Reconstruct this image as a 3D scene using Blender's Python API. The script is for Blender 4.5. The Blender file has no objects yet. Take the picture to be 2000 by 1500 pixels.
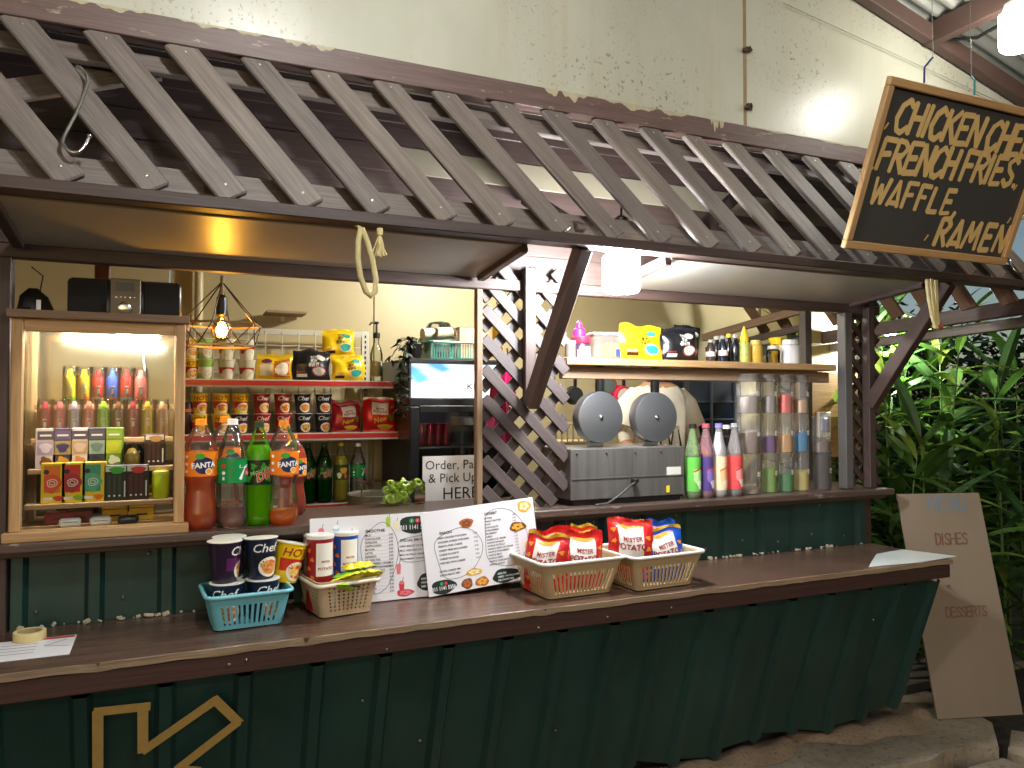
import bpy, math, random
from mathutils import Vector, Matrix
R = math.radians
rnd = random.Random(11)
S = bpy.context.scene
COL = S.collection
# ------------------------------------------------------------------ camera, world, exposure
H = 1.5                                    # eye height above the slab
PITCH = math.atan(40 / 1500.0)
YAW = R(24.1286)
cd = bpy.data.cameras.new('camera'); cam = bpy.data.objects.new('camera', cd); COL.objects.link(cam)
cam.location = (0, 0, H); cam.rotation_euler = (math.pi / 2 + PITCH, 0, -YAW)
cd.sensor_width = 36; cd.lens = 27; cd.clip_start = .05; cd.clip_end = 500
S.camera = cam
W = bpy.data.worlds.new('World'); S.world = W; W.use_nodes = True
nt = W.node_tree
sky = nt.nodes.new('ShaderNodeTexSky'); sky.sky_type = 'NISHITA'; sky.sun_disc = False
sky.sun_elevation = R(14); sky.sun_rotation = R(200)
nt.links.new(sky.outputs[0], nt.nodes['Background'].inputs[0]); nt.nodes['Background'].inputs[1].default_value = .025
S.view_settings.view_transform = 'Standard'; S.view_settings.look = 'None'
S.view_settings.exposure = 1.32; S.view_settings.gamma = 1
S.render.engine = 'CYCLES'
cy = S.cycles
cy.caustics_reflective = False; cy.caustics_refractive = False
cy.max_bounces = 8; cy.diffuse_bounces = 4; cy.glossy_bounces = 4; cy.transmission_bounces = 6; cy.transparent_max_bounces = 14
cy.use_denoising = True
cy.sample_clamp_indirect = 6.0
# lamps: strengths of the emitting bulbs (built further down in their own builders)
L_LED, L_ROOF, L_ROOF2, L_WARM, L_TUBE, L_GARDEN, L_ROOM = 165, 28, 118, 150, 170, 480, 215
L_FILL = 120

# ------------------------------------------------------------------ pixel helpers (directions only)
_h = Vector((math.sin(YAW), math.cos(YAW), 0)); RT = Vector((math.cos(YAW), -math.sin(YAW), 0)); _z = Vector((0, 0, 1))
FW = _h * math.cos(PITCH) + _z * math.sin(PITCH); UPV = _z * math.cos(PITCH) - _h * math.sin(PITCH)
C0 = Vector((0, 0, H))
def ray(u, v): return FW * 1500 + RT * (u - 1000) + UPV * (750 - v)
def aY(u, v, Y): d = ray(u, v); return C0 + d * (Y / d.y)
def aZ(u, v, Z): d = ray(u, v); return C0 + d * ((Z - H) / d.z)
def aP(u, v, p, n): d = ray(u, v); return C0 + d * ((p - C0).dot(n) / d.dot(n))

# ------------------------------------------------------------------ materials
MATS = {}
def newmat(name):
    m = bpy.data.materials.new(name); m.use_nodes = True
    return m, m.node_tree, m.node_tree.nodes['Principled BSDF']
def coords(t, scale=(1, 1, 1), rand=True):
    tc = t.nodes.new('ShaderNodeTexCoord'); mp = t.nodes.new('ShaderNodeMapping'); mp.inputs['Scale'].default_value = scale
    t.links.new(tc.outputs['Object'], mp.inputs[0])
    if rand:
        oi = t.nodes.new('ShaderNodeObjectInfo'); ml = t.nodes.new('ShaderNodeMath'); ml.operation = 'MULTIPLY'; ml.inputs[1].default_value = 37
        t.links.new(oi.outputs['Random'], ml.inputs[0]); t.links.new(ml.outputs[0], mp.inputs['Location'])
    return mp.outputs[0]
def noise(t, vec, scale, detail=4, rough=.55):
    n = t.nodes.new('ShaderNodeTexNoise'); n.inputs['Scale'].default_value = scale; n.inputs['Detail'].default_value = detail
    n.inputs['Roughness'].default_value = rough; t.links.new(vec, n.inputs['Vector']); return n.outputs['Fac']
def ramp(t, fac, stops):
    r = t.nodes.new('ShaderNodeValToRGB'); e = r.color_ramp.elements
    while len(e) < len(stops): e.new(.5)
    for k, (p, c) in zip(e, stops): k.position = p; k.color = (*c, 1)
    t.links.new(fac, r.inputs[0]); return r.outputs[0]
def mixc(t, fac, a, b, mode='MIX'):
    m = t.nodes.new('ShaderNodeMix'); m.data_type = 'RGBA'; m.blend_type = mode
    for s, x in ((m.inputs[0], fac), (m.inputs[6], a), (m.inputs[7], b)):
        if hasattr(x, 'is_linked'): t.links.new(x, s)
        elif isinstance(x, (int, float)): s.default_value = x
        else: s.default_value = (*x, 1)
    return m.outputs[2]
def bump(t, p, h, strength, dist=.002):
    b = t.nodes.new('ShaderNodeBump'); b.inputs['Strength'].default_value = strength; b.inputs['Distance'].default_value = dist
    t.links.new(h, b.inputs['Height']); t.links.new(b.outputs[0], p.inputs['Normal'])
def srgb(h):
    h = h.lstrip('#'); o = []
    for i in (0, 2, 4):
        c = int(h[i:i + 2], 16) / 255; o.append(c / 12.92 if c <= .04045 else ((c + .055) / 1.055) ** 2.4)
    return tuple(o)
def mat(col, rough=.5, metal=0, var=.12, scale=9, bmp=0, coat=0):
    key = (col, rough, metal, var, scale, bmp, coat)
    if key in MATS: return MATS[key]
    m, t, p = newmat('paint_' + str(len(MATS)))
    c = srgb(col) if isinstance(col, str) else col
    n = noise(t, coords(t), scale)
    t.links.new(mixc(t, n, tuple(x * (1 - var) for x in c), tuple(min(1, x * (1 + var)) for x in c)), p.inputs['Base Color'])
    p.inputs['Roughness'].default_value = rough; p.inputs['Metallic'].default_value = metal; p.inputs['Coat Weight'].default_value = coat
    if bmp: bump(t, p, noise(t, coords(t), scale * 9, 5), bmp)
    MATS[key] = m; return m
def wood(key, c1, c2, rough=.6, along=(2.2, 30, 30), wear=None, coat=0):
    if key in MATS: return MATS[key]
    m, t, p = newmat(key)
    v = coords(t, along); n = noise(t, v, 2.2, 7, .65)
    c = ramp(t, n, [(.28, c1), (.72, c2)])
    f = noise(t, coords(t, (3, 120, 120)), 2, 3)
    c = mixc(t, .35, c, ramp(t, f, [(.3, tuple(x * .55 for x in c1)), (.65, c2)]))
    if wear:
        w = ramp(t, noise(t, coords(t, (3, 9, 9)), 3, 8, .7), [(.6, (0, 0, 0)), (.72, (1, 1, 1))])
        c = mixc(t, w, c, wear)
    oi = t.nodes.new('ShaderNodeObjectInfo'); c = mixc(t, 1, c, ramp(t, oi.outputs['Random'], [(0, (.74, .74, .76)), (1, (1.0, .98, .95))]), 'MULTIPLY')
    t.links.new(c, p.inputs['Base Color']); p.inputs['Roughness'].default_value = rough; p.inputs['Coat Weight'].default_value = coat
    bump(t, p, f, .45, .0015); MATS[key] = m; return m
def emis(key, col, strength):
    if key in MATS: return MATS[key]
    m, t, p = newmat(key); p.inputs['Base Color'].default_value = (*col, 1)
    p.inputs['Emission Color'].default_value = (*col, 1); p.inputs['Emission Strength'].default_value = strength
    MATS[key] = m; return m
def clear(key, tint=(1, 1, 1), gloss=.35, rough=.04, haze=0):
    """thin clear plastic or glass: see-through with a Fresnel sheen"""
    if key in MATS: return MATS[key]
    m, t, p = newmat(key); out = t.nodes['Material Output']
    tr = t.nodes.new('ShaderNodeBsdfTransparent'); tr.inputs[0].default_value = (*tint, 1)
    gl = t.nodes.new('ShaderNodeBsdfGlossy'); gl.inputs['Roughness'].default_value = rough
    fr = t.nodes.new('ShaderNodeFresnel'); fr.inputs[0].default_value = 1.45
    ml = t.nodes.new('ShaderNodeMath'); ml.operation = 'MULTIPLY_ADD'; ml.inputs[1].default_value = gloss * 2; ml.inputs[2].default_value = .015
    mx = t.nodes.new('ShaderNodeMixShader')
    t.links.new(fr.outputs[0], ml.inputs[0]); t.links.new(ml.outputs[0], mx.inputs[0])
    base = tr.outputs[0]
    if haze:
        df = t.nodes.new('ShaderNodeBsdfDiffuse'); df.inputs[0].default_value = (*(x * .85 for x in tint), 1); hx = t.nodes.new('ShaderNodeMixShader'); hx.inputs[0].default_value = haze
        t.links.new(base, hx.inputs[1]); t.links.new(df.outputs[0], hx.inputs[2]); base = hx.outputs[0]
    t.links.new(base, mx.inputs[1]); t.links.new(gl.outputs[0], mx.inputs[2]); t.links.new(mx.outputs[0], out.inputs[0])
    MATS[key] = m; return m
def liquid(col, trans=.12):
    key = ('liq', col, trans)
    if key in MATS: return MATS[key]
    m, t, p = newmat('drink_' + str(len(MATS))); c = (*srgb(col), 1)
    p.inputs['Base Color'].default_value = c; p.inputs['Roughness'].default_value = .08
    p.inputs['Transmission Weight'].default_value = trans; p.inputs['IOR'].default_value = 1.2
    tl = t.nodes.new('ShaderNodeBsdfTranslucent'); tl.inputs[0].default_value = c; mx = t.nodes.new('ShaderNodeMixShader'); mx.inputs[0].default_value = .6 if trans < .5 else 0
    t.links.new(p.outputs[0], mx.inputs[1]); t.links.new(tl.outputs[0], mx.inputs[2]); t.links.new(mx.outputs[0], t.nodes['Material Output'].inputs[0])
    MATS[key] = m; return m
def food(key, cols, scale=60):
    if key in MATS: return MATS[key]
    m, t, p = newmat('food_' + key); v = t.nodes.new('ShaderNodeTexVoronoi'); v.inputs['Scale'].default_value = scale
    t.links.new(coords(t), v.inputs['Vector'])
    n = noise(t, coords(t), scale * .8, 3)
    a = mixc(t, .5, v.outputs['Distance'], n)
    t.links.new(ramp(t, n, [(.3 + .4 * i / max(1, len(cols) - 1), srgb(c)) for i, c in enumerate(cols)]), p.inputs['Base Color'])
    p.inputs['Roughness'].default_value = .4; MATS[key] = m; return m

BROWN = wood('brown_slat_wood', (.112, .090, .078), (.265, .222, .196), .52)
BROWN2 = wood('dark_frame_wood', (.045, .026, .022), (.10, .062, .052), .5)
PINE = wood('pine_wood', (.42, .22, .085), (.66, .42, .19), .5)
PINEB = wood('bare_edge_wood', (.24, .15, .08), (.48, .34, .20), .7)
LAM = wood('counter_laminate', (.06, .032, .022), (.15, .088, .062), .27, (1.2, 26, 26))
TAN = wood('tan_post_wood', (.20, .115, .06), (.38, .25, .15), .6)
def wall_material():
    m, t, p = newmat('cream_sheet_wall')
    c = ramp(t, noise(t, coords(t, (1, 1, .6), False), 1.7, 6, .6), [(.3, (.37, .36, .275)), (.7, (.49, .49, .40))])
    sp = ramp(t, noise(t, coords(t, (1, 1, 1), False), 70, 3, .55), [(.60, (0, 0, 0)), (.68, (1, 1, 1))])
    reg = ramp(t, noise(t, coords(t, (1, 1, 1), False), 1.3, 3), [(.46, (0, 0, 0)), (.62, (1, 1, 1))])
    c = mixc(t, mixc(t, 1, sp, reg, 'MULTIPLY'), c, (.20, .15, .09))
    st = ramp(t, noise(t, coords(t, (5, 5, .35), False), 2, 6, .7), [(.52, (0, 0, 0)), (.75, (.5, .5, .5))])
    c = mixc(t, st, c, (.40, .33, .22))
    t.links.new(c, p.inputs['Base Color'])
    p.inputs['Roughness'].default_value = .33
    bump(t, p, noise(t, coords(t, (1, 1, 1), False), 14, 6), .25, .004)
    return m
WALLM = wall_material()
INWALL = mat((.50, .42, .235), .45, 0, .10, 2.2, .05)
FLAPM = mat((.44, .42, .37), .40, 0, .16, 3, .03)
def green_material():
    m, t, p = newmat('green_sheet_metal')
    c = ramp(t, noise(t, coords(t, (1, 1, .5), False), 3, 6, .65), [(.3, (.010, .031, .026)), (.7, (.017, .058, .047))])
    d = ramp(t, noise(t, coords(t, (6, 6, .8), False), 3, 7, .7), [(.56, (0, 0, 0)), (.78, (.6, .6, .6))])
    t.links.new(mixc(t, d, c, (.05, .06, .045)), p.inputs['Base Color']); p.inputs['Roughness'].default_value = .38
    return m
GREEN = green_material()
def ground_material(key, a, b, s):
    m, t, p = newmat(key)
    c = ramp(t, noise(t, coords(t, (1, 1, 1), False), s, 8, .65), [(.3, a), (.68, b)])
    k = ramp(t, noise(t, coords(t, (1, 1, 1), False), s * 14, 4, .6), [(.55, (0, 0, 0)), (.7, (.8, .8, .8))])
    t.links.new(mixc(t, k, c, tuple(x * .35 for x in a)), p.inputs['Base Color']); p.inputs['Roughness'].default_value = .9
    bump(t, p, noise(t, coords(t, (1, 1, 1), False), s * 6, 8, .7), .8, .02); return m
CONC = ground_material('worn_concrete', (.20, .155, .10), (.42, .34, .24), 2.4)
DIRT = ground_material('dark_dirt', (.05, .04, .028), (.11, .085, .06), 1.5)
STEEL = mat('#b9bab9', .26, 1, .08, 4); CHROME = mat('#dcdcd8', .15, 1, .05, 4); BLACK = mat('#141414', .4); BLACKG = mat('#0c0d10', .15)
WHITE = mat('#e9e8e2', .4, 0, .05); PAPER = mat('#e4e2e2', .55, 0, .03); IVORY = mat('#cdb994', .4, 0, .05); INK = mat('#1b1c20', .5)
SHELL = clear('bottle_plastic', (.97, .98, .97), .45, .04, .018); PANE = clear('cabinet_glass', (.95, .96, .95), .30, .02); BOXCLEAR = clear('clear_tub', (.97, .96, .95), .4, .12, .09)

# ------------------------------------------------------------------ mesh builder
class MB:
    def __init__(s): s.v = []; s.f = []; s.m = []
    def add(s, vs, fs, mi=0):
        o = len(s.v); s.v += [tuple(x) for x in vs]; s.f += [tuple(i + o for i in f) for f in fs]; s.m += [mi] * len(fs); return s
    def box(s, c, d, mi=0, bev=0, M=None):
        x, y, z = d[0] / 2, d[1] / 2, d[2] / 2; c = Vector(c); b = min(bev, x * .45, y * .45, z * .45)
        if not b:
            vs = [(i * x, j * y, k * z) for i in (-1, 1) for j in (-1, 1) for k in (-1, 1)]
            fs = [(0, 1, 3, 2), (4, 6, 7, 5), (0, 4, 5, 1), (2, 3, 7, 6), (0, 2, 6, 4), (1, 5, 7, 3)]
        else:
            vs = []; ix = {}
            for i in (-1, 1):
                for j in (-1, 1):
                    for k in (-1, 1):
                        for a in range(3):
                            q = [i * (x - b), j * (y - b), k * (z - b)]; q[a] = (i * x, j * y, k * z)[a]
                            ix[i, j, k, a] = len(vs); vs.append(tuple(q))
            fs = []
            for a in range(3):
                o1, o2 = [q for q in range(3) if q != a]
                for sg in (-1, 1):
                    r = []
                    for p1, p2 in ((-1, -1), (1, -1), (1, 1), (-1, 1)):
                        k = [0, 0, 0]; k[a] = sg; k[o1] = p1; k[o2] = p2; r.append(ix[k[0], k[1], k[2], a])
                    if (sg > 0) != (a == 1): fs.append(tuple(r))
                    else: fs.append(tuple(reversed(r)))
            for a in range(3):
                o1, o2 = [q for q in range(3) if q != a]
                for p1 in (-1, 1):
                    for p2 in (-1, 1):
                        k = [0, 0, 0]; k[o1] = p1; k[o2] = p2; k[a] = -1; A = tuple(k); k[a] = 1; B = tuple(k)
                        fs.append((ix[(*A, o1)], ix[(*B, o1)], ix[(*B, o2)], ix[(*A, o2)]))
            for i in (-1, 1):
                for j in (-1, 1):
                    for k in (-1, 1): fs.append((ix[i, j, k, 0], ix[i, j, k, 1], ix[i, j, k, 2]))
        vs = [Vector(q) for q in vs]
        if M: vs = [M @ q for q in vs]
        return s.add([q + c for q in vs], fs, mi)
    def grid(s, fn, nu, nv, mi=0, wrapu=False):
        vs = [fn(i / nu, j / nv) for j in range(nv + 1) for i in range(nu + (0 if wrapu else 1))]
        w = nu if wrapu else nu + 1
        fs = [(j * w + i, j * w + (i + 1) % w, (j + 1) * w + (i + 1) % w, (j + 1) * w + i) for j in range(nv) for i in range(nu)]
        return s.add(vs, fs, mi)
    def lathe(s, prof, n=24, mi=0, c=(0, 0, 0), cap=True, wob=None):
        vs = []; c = Vector(c)
        for (r, z) in prof:
            for i in range(n):
                a = 2 * math.pi * i / n; rr = r * (wob(a, z) if wob else 1); vs.append(c + Vector((rr * math.cos(a), rr * math.sin(a), z)))
        fs = [(j * n + i, j * n + (i + 1) % n, (j + 1) * n + (i + 1) % n, (j + 1) * n + i) for j in range(len(prof) - 1) for i in range(n)]
        if cap: fs += [tuple(reversed(range(n))), tuple((len(prof) - 1) * n + i for i in range(n))]
        return s.add(vs, fs, mi)
    def tube(s, pts, r, n=8, mi=0, closed=False):
        pts = [Vector(p) for p in pts]; N = len(pts); vs = []; pr = None
        for i, p in enumerate(pts):
            if closed: d = pts[(i + 1) % N] - pts[i - 1]
            else: d = pts[min(i + 1, N - 1)] - pts[max(i - 1, 0)]
            d.normalize()
            x = (pr - d * pr.dot(d)) if pr else d.orthogonal()
            x.normalize(); pr = x; y = d.cross(x); rr = r[i] if isinstance(r, (list, tuple)) else r
            vs += [p + (x * math.cos(2 * math.pi * k / n) + y * math.sin(2 * math.pi * k / n)) * rr for k in range(n)]
        M_ = N if closed else N - 1
        fs = [(j * n + i, j * n + (i + 1) % n, ((j + 1) % N) * n + (i + 1) % n, ((j + 1) % N) * n + i) for j in range(M_) for i in range(n)]
        if not closed: fs += [tuple(reversed(range(n))), tuple((N - 1) * n + i for i in range(n))]
        return s.add(vs, fs, mi)
    def prism(s, poly, z0, z1, mi=0):
        n = len(poly); vs = [(x, y, z0) for x, y in poly] + [(x, y, z1) for x, y in poly]
        return s.add(vs, [tuple(reversed(range(n))), tuple(range(n, 2 * n))] + [(i, (i + 1) % n, n + (i + 1) % n, n + i) for i in range(n)], mi)
    # flat print laid on a surface fn(u, v, off)
    def rect(s, sf, x0, z0, x1, z1, mi, off=.0006, nu=6, nv=4):
        return s.grid(lambda a, b: sf(x0 + (x1 - x0) * a, z0 + (z1 - z0) * b, off), nu, nv, mi)
    def blob(s, sf, cx, cz, rx, rz, mi, off=.0009, n=18, rings=2, wob=0, ph=0):
        vs = [sf(cx, cz, off)]
        for k in range(1, rings + 1):
            for i in range(n):
                a = 2 * math.pi * i / n; q = k / rings * (1 + wob * math.sin(3 * a + ph) + wob * .6 * math.sin(5 * a + 2 * ph))
                vs.append(sf(cx + rx * q * math.cos(a), cz + rz * q * math.sin(a), off))
        fs = [(0, 1 + i, 1 + (i + 1) % n) for i in range(n)]
        for k in range(rings - 1):
            o = 1 + k * n; fs += [(o + i, o + n + i, o + n + (i + 1) % n, o + (i + 1) % n) for i in range(n)]
        return s.add(vs, fs, mi)
    def line(s, sf, pts, w, mi, off=.0008, z=0):
        for (x0, z0), (x1, z1) in zip(pts, pts[1:]):
            dx, dz = x1 - x0, z1 - z0; l = math.hypot(dx, dz) or 1; nx, nz = -dz / l * w / 2, dx / l * w / 2
            s.add([sf(x0 - nx, z0 - nz, off), sf(x1 - nx, z1 - nz, off), sf(x1 + nx, z1 + nz, off), sf(x0 + nx, z0 + nz, off)], [(0, 1, 2, 3)], mi)
        return s
    def text(s, sf, txt, x, z, size, mi, off=.0010, align='LEFT', shear=0, bold=0, rot=0, sx=1):
        vs, fs = text2d(txt, align, shear, bold); ca, sa = math.cos(rot), math.sin(rot)
        return s.add([sf(x + (a * sx * ca - b * sa) * size, z + (a * sx * sa + b * ca) * size, off) for a, b in vs], fs, mi)
    def hand(s, sf, txt, x, z, hgt, mi, off=.001, wid=None, pitch=.78, wt=.13, slope=0, lean=.12):
        """brush lettering: overlapping ribbon strokes"""
        r = random.Random(txt); cx = x; k = 0
        for ch in txt:
            for st in STROKES.get(ch, []):
                pts = [(cx + (px * .62 + lean * pz) * hgt + r.uniform(-.012, .012) * hgt, z + slope * (cx - x) + pz * hgt + r.uniform(-.02, .02) * hgt) for px, pz in st]
                for (a, b) in zip(pts, pts[1:]):
                    w = hgt * wt * r.uniform(.85, 1.15); k += 1; o = off + (k % 7) * .00012
                    dx, dz = b[0] - a[0], b[1] - a[1]; l = math.hypot(dx, dz) or 1; ex, ez = dx / l * w * .35, dz / l * w * .35; nx, nz = -dz / l * w / 2, dx / l * w / 2
                    q = [(a[0] - ex * .4 - nx, a[1] - ez * .4 - nz), (b[0] + ex * .4 - nx, b[1] + ez * .4 - nz), (b[0] + ex, b[1] + ez), (b[0] + ex * .4 + nx, b[1] + ez * .4 + nz), (a[0] - ex * .4 + nx, a[1] - ez * .4 + nz), (a[0] - ex, a[1] - ez)]
                    s.add([sf(p_, q_, o) for p_, q_ in q], [(0, 1, 2, 3, 4, 5)], mi)
            cx += (.42 if ch in "I.,'" else .35 if ch == ' ' else 1.0 if ch in 'MW' else .80) * hgt * pitch
        return s
    def mesh(s, name, mats, smooth=35):
        me = bpy.data.meshes.new(name); me.from_pydata(s.v, [], s.f); me.polygons.foreach_set('material_index', s.m)
        for m in (mats if isinstance(mats, (list, tuple)) else [mats]): me.materials.append(m)
        if smooth:
            me.polygons.foreach_set('use_smooth', [True] * len(s.f)); me.set_sharp_from_angle(angle=R(smooth))
        me.update(); return me
    def build(s, name, mats, parent=None, smooth=35, loc=None, rot=None):
        return link(name, s.mesh(name, mats, smooth), parent, loc, rot)
STROKES = {
 'C': [[(.95, .82), (.6, 1), (.2, .8), (.05, .4), (.25, .05), (.6, 0), (.95, .2)]], 'H': [[(.1, 1), (.1, 0)], [(.9, 1), (.9, 0)], [(.1, .5), (.9, .55)]],
 'I': [[(.2, 1), (.2, 0)]], 'K': [[(.1, 1), (.1, 0)], [(.95, 1), (.12, .45)], [(.35, .6), (.95, 0)]], 'E': [[(.9, 1), (.1, .97), (.1, 0), (.9, .03)], [(.1, .5), (.75, .53)]],
 'N': [[(.08, 0), (.1, 1), (.85, .02), (.92, 1)]], 'F': [[(.12, 0), (.1, 1), (.95, 1)], [(.1, .52), (.75, .55)]], 'R': [[(.1, 0), (.1, 1), (.6, 1), (.92, .8), (.65, .52), (.12, .48)], [(.4, .5), (.95, 0)]],
 'S': [[(.9, .85), (.55, 1), (.15, .8), (.35, .55), (.8, .38), (.8, .1), (.45, 0), (.08, .15)]], 'W': [[(0, 1), (.25, 0), (.6, .75), (.95, .02), (1.25, 1)]],
 'A': [[(0, 0), (.5, 1), (.95, 0)], [(.12, .12), (.85, .12)]], 'L': [[(.12, 1), (.1, 0), (.9, .03)]], 'M': [[(0, 0), (.2, 1), (.6, .3), (1.0, 1), (1.2, 0)]],
 'D': [[(.1, 0), (.1, 1), (.65, .9), (.92, .5), (.65, .08), (.1, 0)]], 'T': [[(0, 1), (1, 1)], [(.5, 1), (.5, 0)]], 'U': [[(.08, 1), (.12, .2), (.5, 0), (.88, .2), (.92, 1)]],
 '.': [[(.1, .02), (.25, .04)]], ',': [[(.25, .1), (.1, -.12)]], "'": [[(.3, 1.2), (.12, 1.0)]]}
_TX = {}
def text2d(txt, align, shear, bold):
    k = (txt, align, shear, bold)
    if k not in _TX:
        cu = bpy.data.curves.new('t', 'FONT'); cu.body = txt; cu.align_x = align; cu.shear = shear; cu.offset = bold; cu.resolution_u = 2; cu.size = 1.0; cu.fill_mode = 'FRONT'
        o = bpy.data.objects.new('t', cu); me = bpy.data.meshes.new_from_object(o)
        _TX[k] = ([(v.co.x, v.co.y) for v in me.vertices], [tuple(p.vertices) for p in me.polygons])
        bpy.data.objects.remove(o); bpy.data.curves.remove(cu); bpy.data.meshes.remove(me)
    return _TX[k]
def link(name, data, parent=None, loc=None, rot=None):
    o = bpy.data.objects.new(name, data); COL.objects.link(o)
    if parent: o.parent = parent
    if loc is not None: o.location = loc
    if rot is not None: o.rotation_euler = rot
    return o
def tag(o, label, cat, group=None, kind=None):
    o['label'] = label
    if cat: o['category'] = cat
    if group: o['group'] = group
    if kind: o['kind'] = kind
    return o
def thing(name, label, cat, loc=(0, 0, 0), rot=(0, 0, 0), group=None): return tag(link(name, None, None, loc, rot), label, cat, group)
def struct(o): o['kind'] = 'structure'; return o
CACHE = {}
def shared(key, fn):
    if key not in CACHE: CACHE[key] = fn()
    return CACHE[key]
def plank(name, p, q, w, t, m, parent, up=(0, 0, 1), bev=.003, base=(0, 0, 0)):
    """bar from p to q: local x along its length, w across (in the plane holding `up`), t thick"""
    p, q = Vector(p) - Vector(base), Vector(q) - Vector(base); d = q - p; L = d.length; x = d.normalized(); u = Vector(up); z = (u - x * u.dot(x)).normalized(); y = z.cross(x)
    me = shared(('plank', round(L, 3), w, t, m.name, bev), lambda: MB().box((L / 2, 0, 0), (L, t, w), 0, bev).mesh(name, m))
    o = link(name, me, parent); o.matrix_local = Matrix.Translation(p) @ Matrix((x, y, z)).transposed().to_4x4(); return o
flat = lambda u, v, off=0: Vector((u, -off, v))
def cyl(r): return lambda u, v, off=0: (lambda a, q: Vector((q * math.sin(a), -q * math.cos(a), v)))(u / r, r + off)
def cone(r0, r1, h):
    def f(u, v, off=0):
        r = r0 + (r1 - r0) * v / h; a = u / ((r0 + r1) / 2); return Vector(((r + off) * math.sin(a), -(r + off) * math.cos(a), v))
    return f
ORD = ['first', 'second', 'third', 'fourth', 'fifth', 'sixth', 'seventh', 'eighth', 'ninth', 'tenth']

# ================================================================== SETTING
ZS = .06                                    # slab top
b = MB().grid(lambda a, c: (-40 + 80 * a, -30 + 70 * c, -.10 + .02 * math.sin(a * 40) * math.sin(c * 37)), 40, 40); struct(b.build('ground', DIRT))
def slab_edge(X): return 2.18 + .03 * math.sin(X * 5.1) + .02 * math.sin(X * 13)
poly = [(-4, 5.2), (-4, slab_edge(-4))] + [(-4 + .12 * i, slab_edge(-4 + .12 * i) + rnd.uniform(-.012, .012)) for i in range(1, 61)] + [(3.42, 2.32), (3.5, 2.6), (3.46, 5.2)]
struct(MB().prism(list(reversed(poly)), -.16, ZS).build('pavement', CONC, smooth=0))
# mound of spilled sandy mortar along the foot of the skirt
def mound(a, c):
    X = .9 + 2.35 * a; w = .10 + .05 * math.sin(X * 7) + .03 * math.sin(X * 17)
    return Vector((X, 2.60 - (w + .08) * c, ZS + .003 + .028 * math.sin(math.pi * min(1, c * 1.0)) * (.5 + .5 * math.sin(a * 3.1)) * (1 + .3 * math.sin(X * 23 + c * 5))))
tag(MB().grid(mound, 60, 8).build('mortar_mound', ground_material('sandy_mortar', (.26, .17, .10), (.40, .28, .17), 5)), 'sandy mortar spilled along the foot of the dark green skirt', 'mortar', kind='stuff')
# broken kerb stones at the slab corner
for i, (x, y, w_) in enumerate(((3.10, 2.10, .30), (2.72, 2.09, .34), (3.46, 2.2, .22))):
    def st(w_=w_, i=i):
        r = random.Random(i); m = MB().box((0, 0, .09), (w_, .13, .17), 0, .02); m.v = [(a + r.uniform(-.012, .012), c + r.uniform(-.012, .012), d + r.uniform(-.01, .01)) for a, c, d in m.v]; return m
    tag(st().build('kerb_stone', CONC, loc=(x, y, -.155), rot=(0, 0, [.03, -.04, .5][i])), ['chipped concrete kerb stone in the middle of the slab edge', 'long concrete kerb stone nearest the skirt', 'small crooked kerb stone beside the leaning board'][i], 'kerb stone', 'kerb stones at the slab edge')

# ------------------------------------------------------------------ outer roof above the yard
def roofz(X): return 3.295 - .26 * (X - 2.825)
roof = thing('shelter_roof', 'corrugated zinc lean-to roof on brown purlins above the stall front', 'roof', (3, 2.3, 3.2))
def rw(v): return Vector(v) - Vector((3, 2.3, 3.2))
m = MB().grid(lambda a, c: rw((-4 + 11 * a, 2.47 - 4.6 * c, roofz(-4 + 11 * a) + .012 * math.sin(c * 4.6 / .075 * 2 * math.pi) + .05)), 3, 480)
m.build('roof_sheet', mat('#aeb0a6', .42, .55, .2, 2.5), roof, 60)
PURLIN = mat('#57423b', .5, 0, .15, 5, .1)
for X in (3.17, 1.9, .6, -.7, 4.6):
    plank('purlin', (X, 2.40, roofz(X) - .015), (X, -1.9, roofz(X) - .015), .10, .05, PURLIN, roof, base=(3, 2.3, 3.2))
plank('gable_trim', (-1, 2.385, roofz(-1) - .02), (5.4, 2.385, roofz(5.4) - .02), .075, .05, PURLIN, roof, base=(3, 2.3, 3.2))
m = MB().tube([rw((3.22 + .05 * math.sin(i), 2.35 - .12 * i, roofz(3.22) - .03 - .035 * abs(math.sin(i * 1.3)))) for i in range(12)], .008)
m.build('cable', BLACK, roof)

def led_bulb(name, label, loc, r, h, strength, col=(1, .98, .93), key=None, top=.05):
    o = thing(name, label, 'lamp', loc)
    MB().lathe([(r * .5, -h), (r * .86, -h), (r * .97, -h + r * .12), (r, -h + r * .3), (r, -.012), (r * .8, 0)], 28).build('diffuser', emis(key or name, col, strength), o)
    MB().lathe([(r * .8, .001), (r * .72, .03), (.022, .045), (.02, .075)], 24).build('heat_sink', mat('#d8d8d4', .4), o)
    MB().lathe([(.026, .072), (.026, .125), (.012, .135)], 18).build('socket', BLACK, o)
    MB().tube([(0, 0, .13), (.004, .003, .13 + top * .5), (0, 0, .13 + top)], .004).build('cord', BLACK, o); return o
led_bulb('led_bulb', 'bright white bulb hanging under the lattice awning beside the brace', (1.452, 2.30, 2.03), .066, .135, L_LED, (.93, .97, 1), top=.12)
led_bulb('roof_bulb', 'white bulb hung below the zinc roof in the top corner', (3.06, 1.92, 3.06), .07, .15, L_ROOF, (1, .98, .90), top=.03)
led_bulb('roof_bulb', 'white bulb on a long cord above the middle of the yard', (.35, 1.0, 3.2), .07, .15, L_ROOF2, (.97, .98, .96), 'roof_bulb_b', top=.5)
led_bulb('fill_bulb', 'unseen white fill bulb added behind the camera, across from the counter', (1.1, -.7, 3.05), .07, .15, L_FILL, (.97, .98, 1), top=.5)  # added out of view behind the camera as front fill light
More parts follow.
